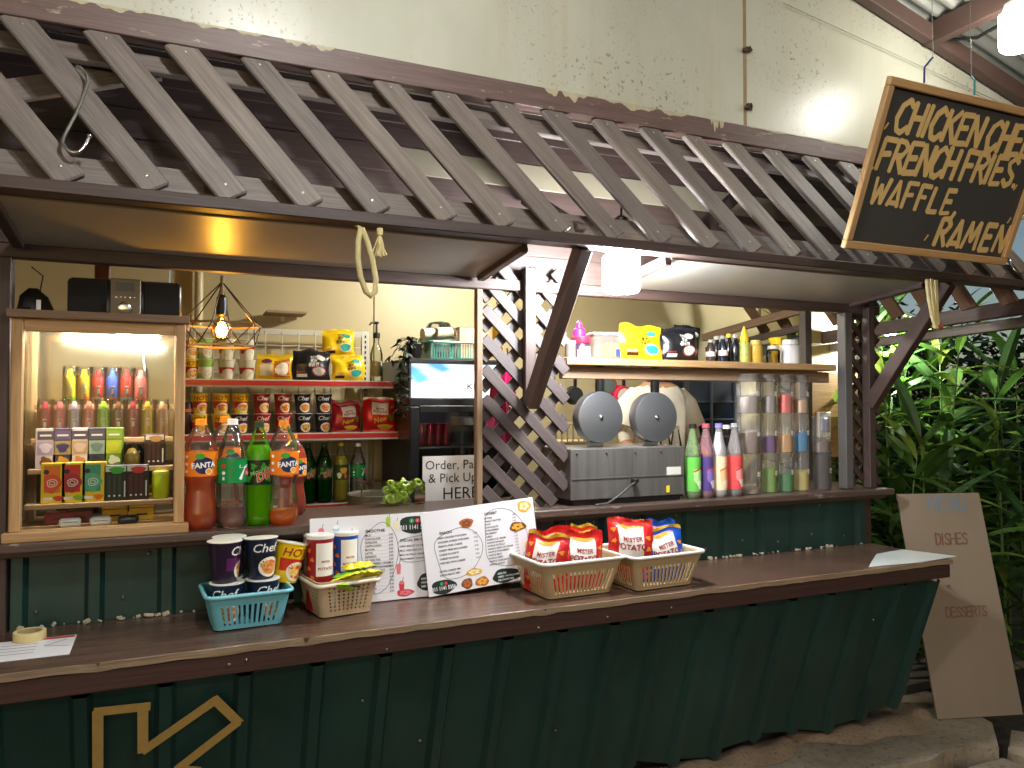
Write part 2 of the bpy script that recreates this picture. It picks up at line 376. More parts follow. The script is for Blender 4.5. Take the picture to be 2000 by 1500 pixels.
led_bulb('garden_bulb', 'small white bulb glaring through the side slats above the plants', (3.98, 3.28, 1.93), .035, .07, L_GARDEN, (1, 1, .92), top=.5)
led_bulb('room_bulb', 'white bulb under the stall ceiling behind the lattice screen', (1.6, 3.55, 2.42), .05, .10, L_ROOM, (1, .97, .88), top=.06)

# ================================================================== THE STALL
stall = thing('food_stall', 'food stall with cream upper wall, brown slatted awning, green metal front and brown counter', 'stall')
upper = link('upper_wall', None, stall)
XR = 3.13
def gable(x0, x1, name, key):
    def top(x): return roofz(x) + .02
    zb = 2.535; m = MB(); n = 14
    vs = [(x0 + (x1 - x0) * i / n, 2.42, z) for i in range(n + 1) for z in (zb, top(x0 + (x1 - x0) * i / n))]
    vs += [(x, 2.45, z) for x, _, z in vs]; k = 2 * (n + 1); fs = []
    for i in range(n):
        fs += [(2 * i, 2 * i + 2, 2 * i + 3, 2 * i + 1), (k + 2 * i, k + 2 * i + 1, k + 2 * i + 3, k + 2 * i + 2), (2 * i, k + 2 * i, k + 2 * i + 2, 2 * i + 2), (2 * i + 1, 2 * i + 3, k + 2 * i + 3, k + 2 * i + 1)]
    fs += [(0, 1, k + 1, k), (2 * n, k + 2 * n, k + 2 * n + 1, 2 * n + 1)]
    return m.add(vs, fs).build(name, WALLM, upper, 20)
gable(-3.2, -.32, 'wall_sheet', 0); gable(-.316, 2.108, 'wall_sheet', 1); gable(2.126, 5.2, 'wall_sheet', 2)
MB().box((2.117, 2.425, 2.98), (.018, .012, .9), 0, .002).build('seam_strip', mat('#8a7656', .7, 0, .3, 20), upper)
for z in (2.70, 2.93):
    def clip():
        m = MB(); r = random.Random(z)
        for i in range(7): m.box((2.117 + r.uniform(-.02, .02), 2.408, z + r.uniform(-.012, .012)), (.02, .012, .01), 0, .003, Matrix.Rotation(r.uniform(-1, 1), 3, 'Y'))
        return m
    clip().build('rusty_clip', mat('#4a3524', .8, 0, .3, 30), upper)
plank('wire', (2.3, 2.40, 3.16), (4.0, 2.40, 2.92), .003, .003, mat('#8a857a', .5), upper)

aw = link('awning', None, stall)
AX0, AX1 = -1.25, 3.62
plank('top_beam', (AX0, 2.388, 2.5625), (AX1, 2.388, 2.5625), .075, .055, wood('top_beam_wood', (.085, .048, .04), (.17, .105, .09), .5, wear=(.48, .43, .29)), aw)
# patches where the cream wall paint ran over the beam
for (u0, u1, hm) in ((120, 300, .016), (330, 520, .014), (545, 660, .018), (1062, 1155, .034), (1165, 1345, .026), (1385, 1415, .05), (1430, 1680, .010)):
    x0, x1 = aY(u0, 30 + u0 * .187, 2.36).x, aY(u1, 30 + u1 * .187, 2.36).x; r = random.Random(u0); n = 60; hs = [hm * (.12 * r.random() + .45 + .3 * math.sin(k * .21 + u0) + .2 * math.sin(k * .53 + u0)) * min(1, k / 9, (n - k) / 9) for k in range(n + 1)]
    vs = []
    for k in range(n + 1): x = x0 + (x1 - x0) * k / n; vs += [(x, 2.3592, 2.5995), (x, 2.3592, 2.5993 - hs[k])]
    MB().add(vs, [(2 * k, 2 * k + 1, 2 * k + 3, 2 * k + 2) for k in range(n)]).build('paint_run', mat('#a9a184', .6, 0, .3, 40), aw, 0)
plank('bottom_beam', (AX0, 2.20, 2.035), (AX1, 2.20, 2.035), .034, .075, BROWN2, aw)
plank('top_rail', (AX0, 2.418, 2.475), (AX1, 2.418, 2.475), .06, .022, BROWN, aw, up=(0, .38, .92))
plank('bottom_rail', (AX0, 2.262, 2.10), (AX1, 2.262, 2.10), .085, .022, BROWN, aw, up=(0, .38, .92))
nrm = Vector((0, -.925, .38))
for k in range(-6, 18):
    xt = -.222 + .1985 * k + .036 + rnd.uniform(-.006, .006); wv = rnd.uniform(-.008, .008)
    p = Vector((xt, 2.392, 2.532)) + nrm * .012; q = Vector((xt + .357 + wv, 2.200 + rnd.uniform(-.002, .003), 2.052)) + nrm * (.012 + rnd.uniform(0, .003))
    if p.x < AX0 + .05 or q.x > AX1: continue
    d = (q - p).normalized(); o = plank('slat', p, q, rnd.choice((.075, .078, .081)), .020, BROWN, aw, up=nrm.cross(d), bev=.006)
    for t_ in (.07, .93): link('nail', shared('nail', lambda: MB().lathe([(.004, -.001), (.004, .0008), (.002, .0015)], 8).mesh('nail', mat('#b9b2a6', .35, .8))), aw, p + (q - p) * t_ + nrm * .0105, (R(67), 0, 0))
# crossing slats left over from the back layer, near the S-hook
for (a, c) in (((-.72, 2.20), (-.04, 2.48)), ((-.95, 2.09), (-.62, 2.24))):
    y = lambda z: 2.255 + (z - 2.05) * .40 + .03
    plank('cross_slat', (a[0], y(a[1]), a[1]), (c[0], y(c[1]), c[1]), .075, .018, BROWN, aw, up=(0, .38, .92))
for X in (-.85, .10, 1.25, 2.2, 3.02):
    plank('rafter', (X, 2.24, 2.075), (X, 2.66, 2.30), .06, .035, BROWN2, aw)
plank('truss_bar', (1.75, 2.33, 2.10), (2.25, 2.60, 2.42), .05, .03, BROWN2, aw)
plank('plywood_scrap', (1.98, 2.52, 2.06), (2.26, 2.52, 2.12), .12, .012, PINE, aw)
for sx, X in (('a', 1.25), ('b', 3.026)):
    plank('brace', (X, 2.615, 1.50), (X, 2.215, 2.02), .062, .045, BROWN2 if X > 2 else wood('brace_wood', (.07, .042, .037), (.15, .10, .085), .5), aw, up=(0, .8, .6))
# boards closing the gap between awning and roof space
for i, z in enumerate((2.03, 2.12, 2.21, 2.30, 2.39, 2.48, 2.57, 2.66)):
    if i == 4:
        plank('siding_board', (AX0, 2.70, z), (.75, 2.70, z), .097, .018, BROWN2, aw); plank('pale_board', (.76, 2.70, z), (XR, 2.70, z), .097, .018, mat('#7d7564', .5), aw)
    else: plank('siding_board', (AX0, 2.70 + .004 * (i % 2), z), (XR, 2.70 + .004 * (i % 2), z), .097, .018, BROWN2, aw)
# side awning round the right corner
sa = link('side_awning', None, stall)
plank('side_beam', (3.60, 2.16, 1.955), (3.60, 3.7, 1.89), .07, .05, BROWN2, sa)
plank('side_beam', (3.66, 2.16, 1.89), (3.66, 3.7, 1.83), .05, .05, BROWN, sa)
for k in range(9):
    y = 2.30 + k * .20; plank('slat', (3.57, y, 1.97), (3.22, y + .12, 2.5), .085, .018, wood('side_slat_wood', (.15, .075, .05), (.27, .16, .11), .5), sa, up=(0, 1, 0), bev=.005)

# shutter flaps propped open under the awning
def flap(x0, x1):
    f = link('shutter_flap', None, stall)
    n = Vector((0, .045, .45)).normalized()
    MB().add([(x0, 2.64, 1.972), (x1, 2.64, 1.972), (x1, 2.235, 2.012), (x0, 2.235, 2.012), (x0, 2.64, 1.985), (x1, 2.64, 1.985), (x1, 2.235, 2.024), (x0, 2.235, 2.024)],
             [(0, 1, 2, 3)[::-1], (4, 5, 6, 7), (0, 4, 5, 1)[::-1], (1, 5, 6, 2)[::-1], (2, 6, 7, 3)[::-1], (3, 7, 4, 0)[::-1]]).build('flap_panel', FLAPM, f, 0)
    for x in (x0 - .012, x1 + .012): plank('flap_frame', (x, 2.62, 1.972), (x, 2.24, 2.010), .035, .03, BROWN2, f)
    return f
flap(-.39, 1.035); flap(1.62, 2.90)

# posts, head beam, screens
fr = link('front_frame', None, stall)
plank('head_beam', (-1.2, 2.665, 1.952), (XR, 2.665, 1.952), .042, .04, BROWN2, fr)
plank('post', (-.445, 2.66, ZS), (-.445, 2.66, 1.93), .06, .05, BROWN2, fr, up=(0, 1, 0))
plank('trim_post', (1.052, 2.655, 1.107), (1.052, 2.655, 1.93), .03, .024, TAN, fr, up=(0, 1, 0))
plank('post', (1.252, 2.635, 1.50), (1.252, 2.635, 2.02), .03, .045, BROWN2, fr, up=(0, 1, 0))
plank('post', (2.905, 2.655, 1.107), (2.905, 2.655, 1.93), .05, .045, mat('#54504e', .5, 0, .2, 12), fr, up=(0, 1, 0))
plank('post', (3.035, 2.635, 1.107), (3.035, 2.635, 2.02), .045, .04, BROWN2, fr, up=(0, 1, 0))
plank('post', (-.225, 3.2, 1.0), (-.225, 3.2, 2.3), .05, .05, BROWN2, fr, up=(0, 1, 0))
def screen(x0, x1, z0, z1, Y, wood_a, wood_b, pitch=.122, w=.036):
    s_ = link('lattice_screen', None, stall)
    for layer, sg, y, wm in ((0, -1, Y, wood_a), (1, 1, Y + .020, wood_b)):
        c = (z0 - x1 - .5) if sg > 0 else (z0 + x0)
        hi = (z1 - x0) if sg > 0 else (z1 + x1)
        c = c - c % pitch + (.03 if layer else 0)
        while c < hi:
            pts = []
            for x in (x0, x1):
                z = c + sg * x
                if z0 <= z <= z1: pts.append((x, z))
            for z in (z0, z1):
                x = (z - c) * sg
                if x0 < x < x1: pts.append((x, z))
            if len(pts) >= 2:
                pts.sort(); (xa, za), (xb, zb) = pts[0], pts[-1]
                if xb - xa > .03: plank('slat', (xa, y, za), (xb, y, zb), w, .012, wm, s_, up=(0, 0, 1), bev=.003)
            c += pitch
    return s_
screen(1.075, 1.425, 1.115, 2.02, 2.66, wood('screen_wood', (.050, .036, .034), (.105, .078, .074), .55), wood('screen_wood_back', (.042, .030, .029), (.088, .066, .063), .55), .113, .043)
screen(2.93, XR, 1.115, 2.0, 2.66, BROWN2, BROWN2, .085, .03)
screen(-1.1, -.48, .9, 2.0, 2.66, BROWN2, BROWN2, .11, .034)

# green corrugated front, ledge and counter
def corr(name, x0, x1, fn, parent, ph=0):
    """trapezoid rib sheet: fn(x, t, out) -> point, t 0 top .. 1 bottom"""
    xs = []; x = x0 - (x0 - ph) % .2
    while x < x1 + .2:
        for dx, o in ((0, 0), (.145, 0), (.158, .022), (.187, .022)): xs.append((x + dx, o))
        x += .2
    xs = [(min(max(a, x0), x1), o) for a, o in xs if x0 - .02 <= a <= x1 + .02]
    m = MB(); n = len(xs); NV = 6
    m.add([fn(a, j / NV, o) for j in range(NV + 1) for a, o in xs], [(j * n + i, (j + 1) * n + i, (j + 1) * n + i + 1, j * n + i + 1) for j in range(NV) for i in range(n - 1)])
    return m.build(name, GREEN, parent, 20)
fw = link('front_wall', None, stall)
for i, (x0, x1) in enumerate(((-1.2, .19), (.19, 1.59), (1.59, XR))): corr('metal_sheet', x0, x1, lambda x, t, o: (x, 2.672 - o, 1.085 - .26 * t), fw, .03)
corr('metal_sheet', -1.2, XR, lambda x, t, o: (x, 2.70 - o, .82 - .76 * t), fw, .03)
plank('inner_lining', (-1.2, 2.72, .58), (XR, 2.72, .58), 1.0, .02, BROWN2, fw)
m = MB(); r = random.Random(3)
for i in range(120):
    x = r.choice((r.uniform(-.5, .35), r.uniform(1.75, 3.0), r.uniform(-.5, 3))); s_ = r.uniform(.003, .011)
    if r.random() < .35: x = round((x - .03) / .2) * .2 + .03 + .17 + r.uniform(-.02, .02)
    m.box((x, 2.655 + r.uniform(-.012, .008), .843 + s_ * .4), (s_ * r.uniform(.8, 2.2), s_, s_ * r.uniform(.5, 1.6)), 0, .003, Matrix.Rotation(r.uniform(-.6, .6), 3, 'Y'))
o = m.build('filler_crumbs', mat('#b5aa92', .8, 0, .3, 60), fw); o['kind'] = 'stuff'
def screws(parent, pts, r=.007):
    me = shared(('screw', r), lambda: MB().lathe([(r, -.002), (r, .001), (r * .5, .004)], 10).mesh('screw', mat('#7f7a70', .35, .9)))
    for p in pts: link('screw', me, parent, p, (math.pi / 2, 0, 0))
ledge = link('ledge', None, stall)
LEDGEM = wood('ledge_wood', (.055, .034, .028), (.13, .088, .07), .3, (1.2, 24, 24), wear=(.42, .38, .34))
MB().box((1.0, 2.80, 1.090), (4.26, .45, .028), 0, .004).build('ledge_board', LEDGEM, ledge)
plank('ledge_rail', (-1.1, 2.628, 1.066), (3.12, 2.628, 1.066), .018, .035, BROWN2, ledge)
screws(fw, [(x, 2.668, 1.035) for x in (-.05, .25, .36, 1.55, 1.95, 2.35, 2.75)])
screws(fw, [(x, 2.668, .885 + .02 * (i % 2)) for i, x in enumerate((-.35, -.12, .12, .41, 1.72, 1.9, 2.1, 2.3, 2.5, 2.7, 2.9))], .006)
ct = link('counter', None, stall)
MB().box((.935, 2.455, .831), (4.27, .418, .018), 0, .002).build('counter_top', LAM, ct)
m = MB(); r = random.Random(5); n = 90
vs = []
for i in range(n + 1):
    x = -1.2 + 4.27 * i / n; e = r.uniform(-.002, .002) - (.004 if r.random() < .08 else 0)
    vs += [(x, 2.241 + abs(e), .8385 + e * .4), (x, 2.240 + abs(e), .8205 + e), (x, 2.2465, .8385), (x, 2.2465, .8205)]
m.add(vs, [(4 * i, 4 * i + 1, 4 * i + 5, 4 * i + 4) for i in range(n)] + [(4 * i + 2, 4 * i, 4 * i + 4, 4 * i + 6) for i in range(n)] + [(4 * i + 1, 4 * i + 3, 4 * i + 7, 4 * i + 5) for i in range(n)])
m.build('bare_edge', PINEB, ct, 0)
plank('fascia_board', (-1.2, 2.262, .790), (3.06, 2.262, .790), .056, .028, wood('fascia_wood', (.045, .018, .014), (.085, .036, .028), .5), ct)
screws(ct, [(x, 2.247, .783 + d) for x, d in ((.16, .005), (.205, .012), (1.1, -.005), (1.36, 0), (1.62, .003), (.6, -.01))], .006)
# light reflection at the counter's far end, painted as a pale sheet
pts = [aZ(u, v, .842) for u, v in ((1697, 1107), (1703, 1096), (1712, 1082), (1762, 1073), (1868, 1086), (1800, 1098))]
MB().prism([(p.x, min(max(p.y, 2.247), 2.66)) for p in pts][::1], .8405, .8425).build('painted_glare', mat('#dfe3e0', .25, .1, .06, 9), ct, 0)
SK0, SK1 = Vector((0, 2.285, .755)), Vector((0, 2.50, .13)); sd = SK1 - SK0; sn = Vector((0, -.945, -.325))
corr('skirt_sheet', -1.2, 3.03, lambda x, t, o: Vector((x, 0, 0)) + SK0 + sd * t + sn * o + Vector((0, 0, (.02 * math.sin(x * 9) + .012 * math.sin(x * 31)) * (t > .99))), ct, .03)
screws(ct, [(x, 2.285 + .344 * (.755 - z) - .004, z) for x, z in ((.55, .60), (.40, .57), (.75, .42), (1.0, .50), (1.25, .36), (1.6, .40), (2.0, .55), (2.4, .45), (2.7, .6), (.2, .72), (1.4, .7))], .006)
plank('end_panel', (3.04, 2.45, .80), (3.04, 2.66, .10), .03, .03, BROWN2, ct, up=(0, 1, 0))

# room behind the openings
rm = link('room', None, stall)
YB = 4.45
for x0, x1 in ((-1.6, .0), (.006, 1.10), (1.106, 2.3), (2.306, 4.4)): MB().box(((x0 + x1) / 2, YB + .02, 1.3), (x1 - x0, .03, 2.5), 0, .002).build('back_wall_panel', INWALL, rm)
MB().box((-1.62, 3.57, 1.3), (.03, 1.75, 2.5)).build('side_wall', INWALL, rm)
MB().box((1.4, 3.58, 2.57), (6.1, 1.74, .03)).build('room_ceiling', mat('#8d8068', .6), rm)
MB().box((1.4, 3.6, .08), (6.1, 1.75, .04)).build('room_floor', mat('#6a625a', .7), rm)
# right end: half-open side with plywood and a slanted brown head
MB().box((4.02, 4.1, 1.3), (.03, .65, 2.5)).build('side_wall', INWALL, rm)
MB().lathe([(.022, 1.2), (.022, 2.5)], 16, c=(.145, 4.41, 0)).build('drain_pipe', mat('#d8c99c', .35), rm)
for i, (u0, v0, u1, v1, w_) in enumerate(((1372, 660, 1568, 604, .05), (1380, 684, 1568, 640, .04), (1390, 705, 1568, 668, .07))):
    p, q = aY(u0, v0, 4.25), aY(u1, v1, 3.5); plank('side_head', p, q, w_, .03, [TAN, BROWN2, mat('#39453f', .5)][i], rm)
p = aY(1573, 640, 3.3); plank('post', (p.x, 3.3, .1), (p.x, 3.3, 2.5), .05, .05, mat('#5a5350', .5), rm, up=(0, 1, 0))
p, q = aY(1583, 600, 3.4), aY(1632, 700, 3.4); MB().box(((p.x + q.x) / 2 + .1, 3.45, 1.85), (.42, .02, 1.2)).build('pale_panel', mat('#d9cda6', .45), rm)
p = aY(1600, 760, 3.35); MB().box((p.x + .08, 3.38, 1.44), (.5, .02, .50)).build('plywood_panel', PINE, rm)
# dark window with a lattice of bars
p, q = aY(1338, 738, 4.40), aY(1436, 872, 4.40); wn = link('window', None, rm); cx = (p.x + q.x) / 2
MB().box((cx - .06, 4.415, 1.35), (q.x - p.x + .24, .02, .85)).build('dark_shutter', mat('#1c2433', .5), wn)
for x in (p.x, (p.x + q.x) / 2 - .0, q.x): plank('window_frame' if x != cx else 'window_bar', (x, 4.39, .96), (x, 4.39, 1.66), .04 if x != cx else .012, .03, mat('#3f4148', .5), wn, up=(1, 0, 0))
for i in range(5): plank('window_bar', (p.x, 4.388, 1.02 + .125 * i), (q.x, 4.388, 1.02 + .125 * i), .012, .012, mat('#3f4148', .5), wn)
for i in range(2):
    for j in range(5):
        x = p.x + (q.x - p.x) * (i + .5) / 2; MB().box((x, 4.398, 1.02 + .125 * j - .0625), ((q.x - p.x) / 2 - .02, .004, .11)).build('pane', mat('#0b1626', .1), wn)
# plank shelf across the right bay
MB().box((2.145, 2.78, 1.672), (1.43, .24, .03), 0, .003).build("plank_shelf", PINE, fr)
plank('shelf_rail', (1.43, 2.72, 1.628), (2.86, 2.72, 1.628), .05, .03, TAN, fr)

# ================================================================== THINGS: generic packaging builders
def P(*cols): return [mat(c, .32, 0, .06, 12) if isinstance(c, str) else c for c in cols]
NOODLE = food('noodle', ['#7c1f0c', '#d9711c', '#f0b23a', '#f7dd92', '#c9451a']); SALAD = food('salad', ['#4a6a1e', '#e8b45a', '#d95a26', '#f3e4b0'])
def cup_mesh(kind, h, r0, r1):
    base, band, txtcol, word, pic = kind
    m = MB(); m.lathe([(r0 * .97, 0), (r0, .003), (r1, h - .004), (r1 * 1.05, h - .003), (r1 * 1.05, h)], 28, 0)
    body = m
    d = MB(); sf = cone(r0, r1, h)
    d.rect(sf, -r1 * 1.0, h * .30, r1 * 1.0, h * .62, 0, .0006, 12, 3)
    d.blob(sf, r1 * .25, h * .30, r1 * .75, h * .25, 1, .0010, 20, 3)
    d.blob(sf, r1 * .25, h * .30, r1 * .55, h * .18, 2, .0014, 20, 3, .05)
    if word: d.text(sf, word, -r1 * .10, h * .68, h * .30, 3, .0016, 'CENTER', .25, .01)
    return body, d
def cup(kindname, loc, label, group, h=.098, r0=.031, r1=.042, rot=(0, 0, 0)):
    k = CUPS[kindname]; o = thing('noodle_cup', label, 'noodle cup', loc, rot, group)
    a, d = shared(('cup', kindname, h), lambda: [x.mesh(n, mm) for x, n, mm in zip(cup_mesh(k, h, r0, r1), ('cup_body', 'printed_label'), (P(k[0]), [*P(k[1], '#f2e6cf'), k[4], *P(k[2])]))])
    link('cup_body', a, o); link('printed_label', d, o)
    link('lid', shared(('lid', r1), lambda: MB().lathe([(r1 * 1.06, h), (r1 * 1.06, h + .002), (r1 * .9, h + .0025)], 24).mesh('lid', mat('#e4e2d4', .3))), o); return o
CUPS = {'yellow': ('#f2c81e', '#c8301c', '#a8201a', 'HOT', NOODLE), 'red': ('#a81e1c', '#7d1515', '#f0ece0', 'Chef', NOODLE), 'navy': ('#16203a', '#101728', '#f0ece0', 'Chef', SALAD),
        'purple': ('#2a1830', '#5b2258', '#f0ece0', 'Chef', NOODLE), 'green': ('#9fc35a', '#ece7cf', '#2d6a28', '', food('pale', ['#e9dfc0', '#f4efdc', '#cfd8a0', '#e8b9a0'])), 'white': ('#e3ddc4', '#b92a2a', '#2d6a28', '', food('pale', [])) }

def bag_surface(w, h, t, seed, crimp=.07):
    r = random.Random(seed); ph = [r.uniform(0, 6) for _ in range(6)]
    def f(u, v, off=0, side=-1):
        a = max(-1, min(1, 2 * u / w)); c = max(0, min(1, v / h)); k = max(0, min(1, (c - crimp) / (1 - 2 * crimp)))
        b = (max(0, 1 - abs(a) ** 3)) ** .6 * (max(0, math.sin(math.pi * k))) ** .55
        y = t / 2 * b + .0025 * math.sin(9 * a + ph[0] + 4 * c) * b + .002 * math.sin(14 * c + ph[1] + 3 * a) * b
        x = u * (1 - .06 * b) + .004 * math.sin(6 * c + ph[2]); z = v + .004 * math.sin(5 * a + ph[3]) * (c > .5) + (.004 * math.cos(3 * a + ph[4]) * c)
        return Vector((x, side * (y + off + .0008), z))
    return f
def bag(name, label, cat, loc, rot, w, h, t, cols, prints, seed=1, group=None):
    """pillow pack: foil body, crimped ends, prints laid on the front"""
    o = thing(name, label, cat, loc, rot, group); sf = bag_surface(w, h, t, seed)
    def mk():
        m = MB(); NU, NV = 16, 16
        m.grid(lambda a, c: sf((a - .5) * w, c * h), NU, NV); m.grid(lambda a, c: sf((.5 - a) * w, c * h, 0, 1), NU, NV)
        return m.mesh('foil', mat(cols[0], .28, .15, .12, 25), 50)
    link('foil', shared(('bag', w, h, t, cols[0], seed), mk), o)
    d = MB(); prints(d, sf, w, h); d.build('printed_label', P(*cols[1:]), o, 50)
    for zz in (0, 1):
        c = MB(); n = 20; vs = []
        for i in range(n + 1):
            p = sf((i / n - .5) * w, h if zz else 0); e = .0025 * (i % 2)
            vs += [(p.x, -.0015, p.z), (p.x, -.0015 + .003 * math.sin(i * .8 + seed), p.z + (.009 + e + .004 * math.sin(i * .5 + seed)) * (1 if zz else -.3))]
        c.add(vs, [(2 * i, 2 * i + 2, 2 * i + 3, 2 * i + 1) for i in range(n)]); c.build('crimped_seal', mat(cols[0] if (zz == 0 or seed % 2) else cols[1], .3, .3, .2, 40), o, 50)
    return o
def pr_chips(d, sf, w, h):                                       # white panel with two lines of lettering
    d.rect(sf, -w * .29, h * .25, w * .29, h * .90, 1, .001, 12, 12)
    d.text(sf, 'MISTER', w * .03, h * .655, h * .115, 2, .003, 'CENTER', 0, .02); d.text(sf, 'POTATO', 0, h * .50, h * .150, 2, .003, 'CENTER', 0, .03)
    d.blob(sf, 0, h * .90, w * .29, h * .035, 3, .0016, 16, 2, .1)
    for i in range(7): d.blob(sf, (w * .39) * (1 if i % 2 else -1), h * (.22 + .1 * i), w * .055, h * .04, 3, .0012, 10, 2, .3, i)
def pr_chips_shelf(d, sf, w, h):
    d.rect(sf, -w * .22, h * .50, w * .30, h * .88, 1, .001, 8, 6); d.text(sf, 'MISTER', w * .04, h * .66, h * .08, 2, .0025, 'CENTER', 0, .02); d.text(sf, 'POTATO', w * .04, h * .55, h * .11, 2, .0025, 'CENTER', 0, .03)
    d.text(sf, 'New', w * .02, h * .28, h * .22, 3, .0025, 'CENTER', .3, .02, .25); d.blob(sf, w * .15, h * .14, w * .24, h * .08, 3, .001, 14, 2, .1); d.blob(sf, w * .36, h * .42, w * .07, h * .10, 4, .001, 12, 2)
def pr_ramen(d, sf, w, h):
    d.blob(sf, w * .22, h * .32, w * .21, h * .18, 3, .0010, 20, 3); d.blob(sf, w * .22, h * .32, w * .17, h * .14, 4, .0014, 18, 3, .06)
    d.blob(sf, w * .24, h * .80, w * .13, h * .09, 5, .0012, 16, 2)
    for i in range(3): d.text(sf, ('Buldak', '불닭', '볶음면')[i], w * .06, h * (.76 - .14 * i), h * (.10 if i == 0 else .14), 2, .0018, 'CENTER', .15, .02, .12)
    d.rect(sf, -w * .40, h * .12, -w * .12, h * .22, 2, .001, 5, 2); d.rect(sf, -w * .40, h * .26, -w * .16, h * .30, 3, .001, 5, 2)
def pr_maggi(d, sf, w, h):
    d.rect(sf, -w * .42, h * .18, -w * .06, h * .62, 2, .001, 6, 5); d.blob(sf, -w * .24, h * .76, w * .15, h * .09, 1, .001, 16, 2); d.rect(sf, -w * .02, h * .12, w * .44, h * .82, 3, .0008, 6, 6)
    d.blob(sf, w * .22, h * .45, w * .20, h * .27, 5, .0012, 20, 3); d.blob(sf, w * .22, h * .45, w * .16, h * .2, 4, .0016, 18, 3, .05); d.text(sf, 'MAGGI', -w * .24, h * .72, h * .09, 3, .002, 'CENTER', 0, .02)

def bottle(name, label, loc, h, r, body, liq, level, lab, cap, prints=None, labcols=(), group=None, wavy=False, rotz=0, shell=None, cat='bottle', neck=.28, r_neck=.3, foot=True):
    o = thing(name, label, cat, loc, (0, 0, rotz), group)
    if wavy: prof = [(r * .72, 0), (r * .98, h * .04), (r, h * .14), (r * .93, h * .25), (r * .82, h * .37), (r * .90, h * .44), (r, h * .48), (r, h * .72), (r * .93, h * .78), (r * .70, h * .87), (r * .38, h * .935), (r * r_neck, h * .96), (r * r_neck, h)]
    else: prof = [(r * .78, 0), (r * .99, h * .035), (r, h * .1), (r, h * (.92 - neck)), (r * .93, h * (.99 - neck)), (r * .72, h * (1.06 - neck)) if neck > .2 else (r * .8, h * .88), (r * .40, h * .92), (r * r_neck, h * .95), (r * r_neck, h)]
    def interp(z):
        for (ra, za), (rb, zb) in zip(prof, prof[1:]):
            if za <= z <= zb: return ra + (rb - ra) * (z - za) / max(1e-6, zb - za)
        return r
    petal = (lambda a, z: 1 - (.10 * max(0, 1 - z / (h * .09)) * (.5 + .5 * math.cos(5 * a)))) if foot else None
    fine = [(interp(h * i / 36), h * i / 36) for i in range(37)]
    key = (name, h, r, wavy, neck, r_neck, foot, str(body))
    link('shell', shared(('sh',) + key, lambda: MB().lathe(fine, 30, wob=petal).mesh('shell', shell or SHELL)), o)
    if liq: link('drink', shared(('lq', liq, level) + key, lambda: MB().lathe([(max(.004, q - .0016), z + .0012) for q, z in fine if z <= h * level] , 30, wob=petal).mesh('drink', liquid(liq) if isinstance(liq, str) else liq)), o)
    if lab:
        z0, z1, c = lab; R_ = r * 1.012
        link('label_sleeve', shared(('lb', lab) + key, lambda: MB().lathe([(max(interp(h * z0), interp(h * z1)) * 1.012, h * z0), (R_ if not wavy else r * 1.012, h * (z0 + .01)), (r * 1.012, h * z1)], 30, cap=False).mesh('label_sleeve', mat(c, .3))), o)
        if prints:
            def pp():
                d = MB(); prints(d, cyl(r * 1.012), r, h * z0, h * (z1 - z0)); return d.mesh('printed_label', P(*labcols))
            link('printed_label', shared(('pl', labcols) + key, pp), o)
    if cap:
        rc = r * r_neck * 1.12
        link('cap', shared(('cp', cap) + key, lambda: MB().lathe([(rc * 1.1, h * .955), (rc * 1.1, h * .965), (rc, h * .967), (rc, h * 1.008), (rc * .9, h * 1.012)], 20).mesh('cap', mat(cap, .4))), o)
    return o
def pr_fanta(d, sf, r, z, h):
    d.blob(sf, r * .25, z + h * .45, r * .62, h * .34, 1, .0006, 20, 3, .05); d.blob(sf, r * .02, z + h * .82, r * .3, h * .12, 2, .0009, 14, 2); d.blob(sf, r * .55, z + h * .20, r * .22, h * .13, 3, .0012, 16, 2); d.blob(sf, r * .55, z + h * .20, r * .17, h * .095, 5, .0015, 16, 2)
    d.text(sf, 'FANTA', r * .25, z + h * .36, h * .30, 4, .0018, 'CENTER', 0, .035, .06)
    for i in range(3): d.blob(sf, -r * .85, z + h * (.2 + .3 * i), r * .12, h * .07, 4, .0008, 10, 2)
def pr_seven(d, sf, r, z, h):
    d.text(sf, '7', r * .15, z + h * .15, h * .85, 1, .0010, 'LEFT', .1, .03); d.blob(sf, r * .85, z + h * .42, r * .22, h * .17, 2, .0012, 16, 2); d.text(sf, 'up', r * .72, z + h * .36, h * .26, 1, .0018, 'LEFT', .1, .02)
    d.blob(sf, -r * .75, z + h * .72, r * .15, h * .09, 2, .0008, 10, 2); d.blob(sf, -r * .75, z + h * .42, r * .13, h * .08, 1, .0008, 10, 2); d.rect(sf, -r * .83, z + h * .12, -r * .68, z + h * .26, 1, .0008, 2, 2)
def pr_dew(d, sf, r, z, h):
    for i in range(6): d.blob(sf, r * (-.9 + .36 * i), z + h * (.25 + .5 * (i % 2)), r * .2, h * .13, 1, .0006, 10, 2, .3, i)
    d.text(sf, 'Mountain', -r * .72, z + h * .34, h * .26, 3, .0012, 'LEFT', .2, .015, .38); d.text(sf, 'DEW', -r * .25, z + h * .12, h * .44, 4, .0014, 'LEFT', .2, .055, .38); d.text(sf, 'DEW', -r * .25, z + h * .12, h * .44, 2, .0018, 'LEFT', .2, .03, .38)
def pr_fruit(d, sf, r, z, h):
    d.blob(sf, r * .2, z + h * .62, r * .5, h * .2, 1, .0008, 16, 2, .1); d.blob(sf, -r * .4, z + h * .3, r * .3, h * .2, 2, .001, 14, 2, .1); d.blob(sf, r * .45, z + h * .25, r * .25, h * .16, 3, .001, 14, 2, .1)
FANTA = dict(wavy=True, lab=(.49, .715, '#f0821a'), prints=pr_fanta, labcols=('#f0821a', '#1d2350', '#3f9a35', '#f7ead0', '#f5f3ee', '#f5a11d'))
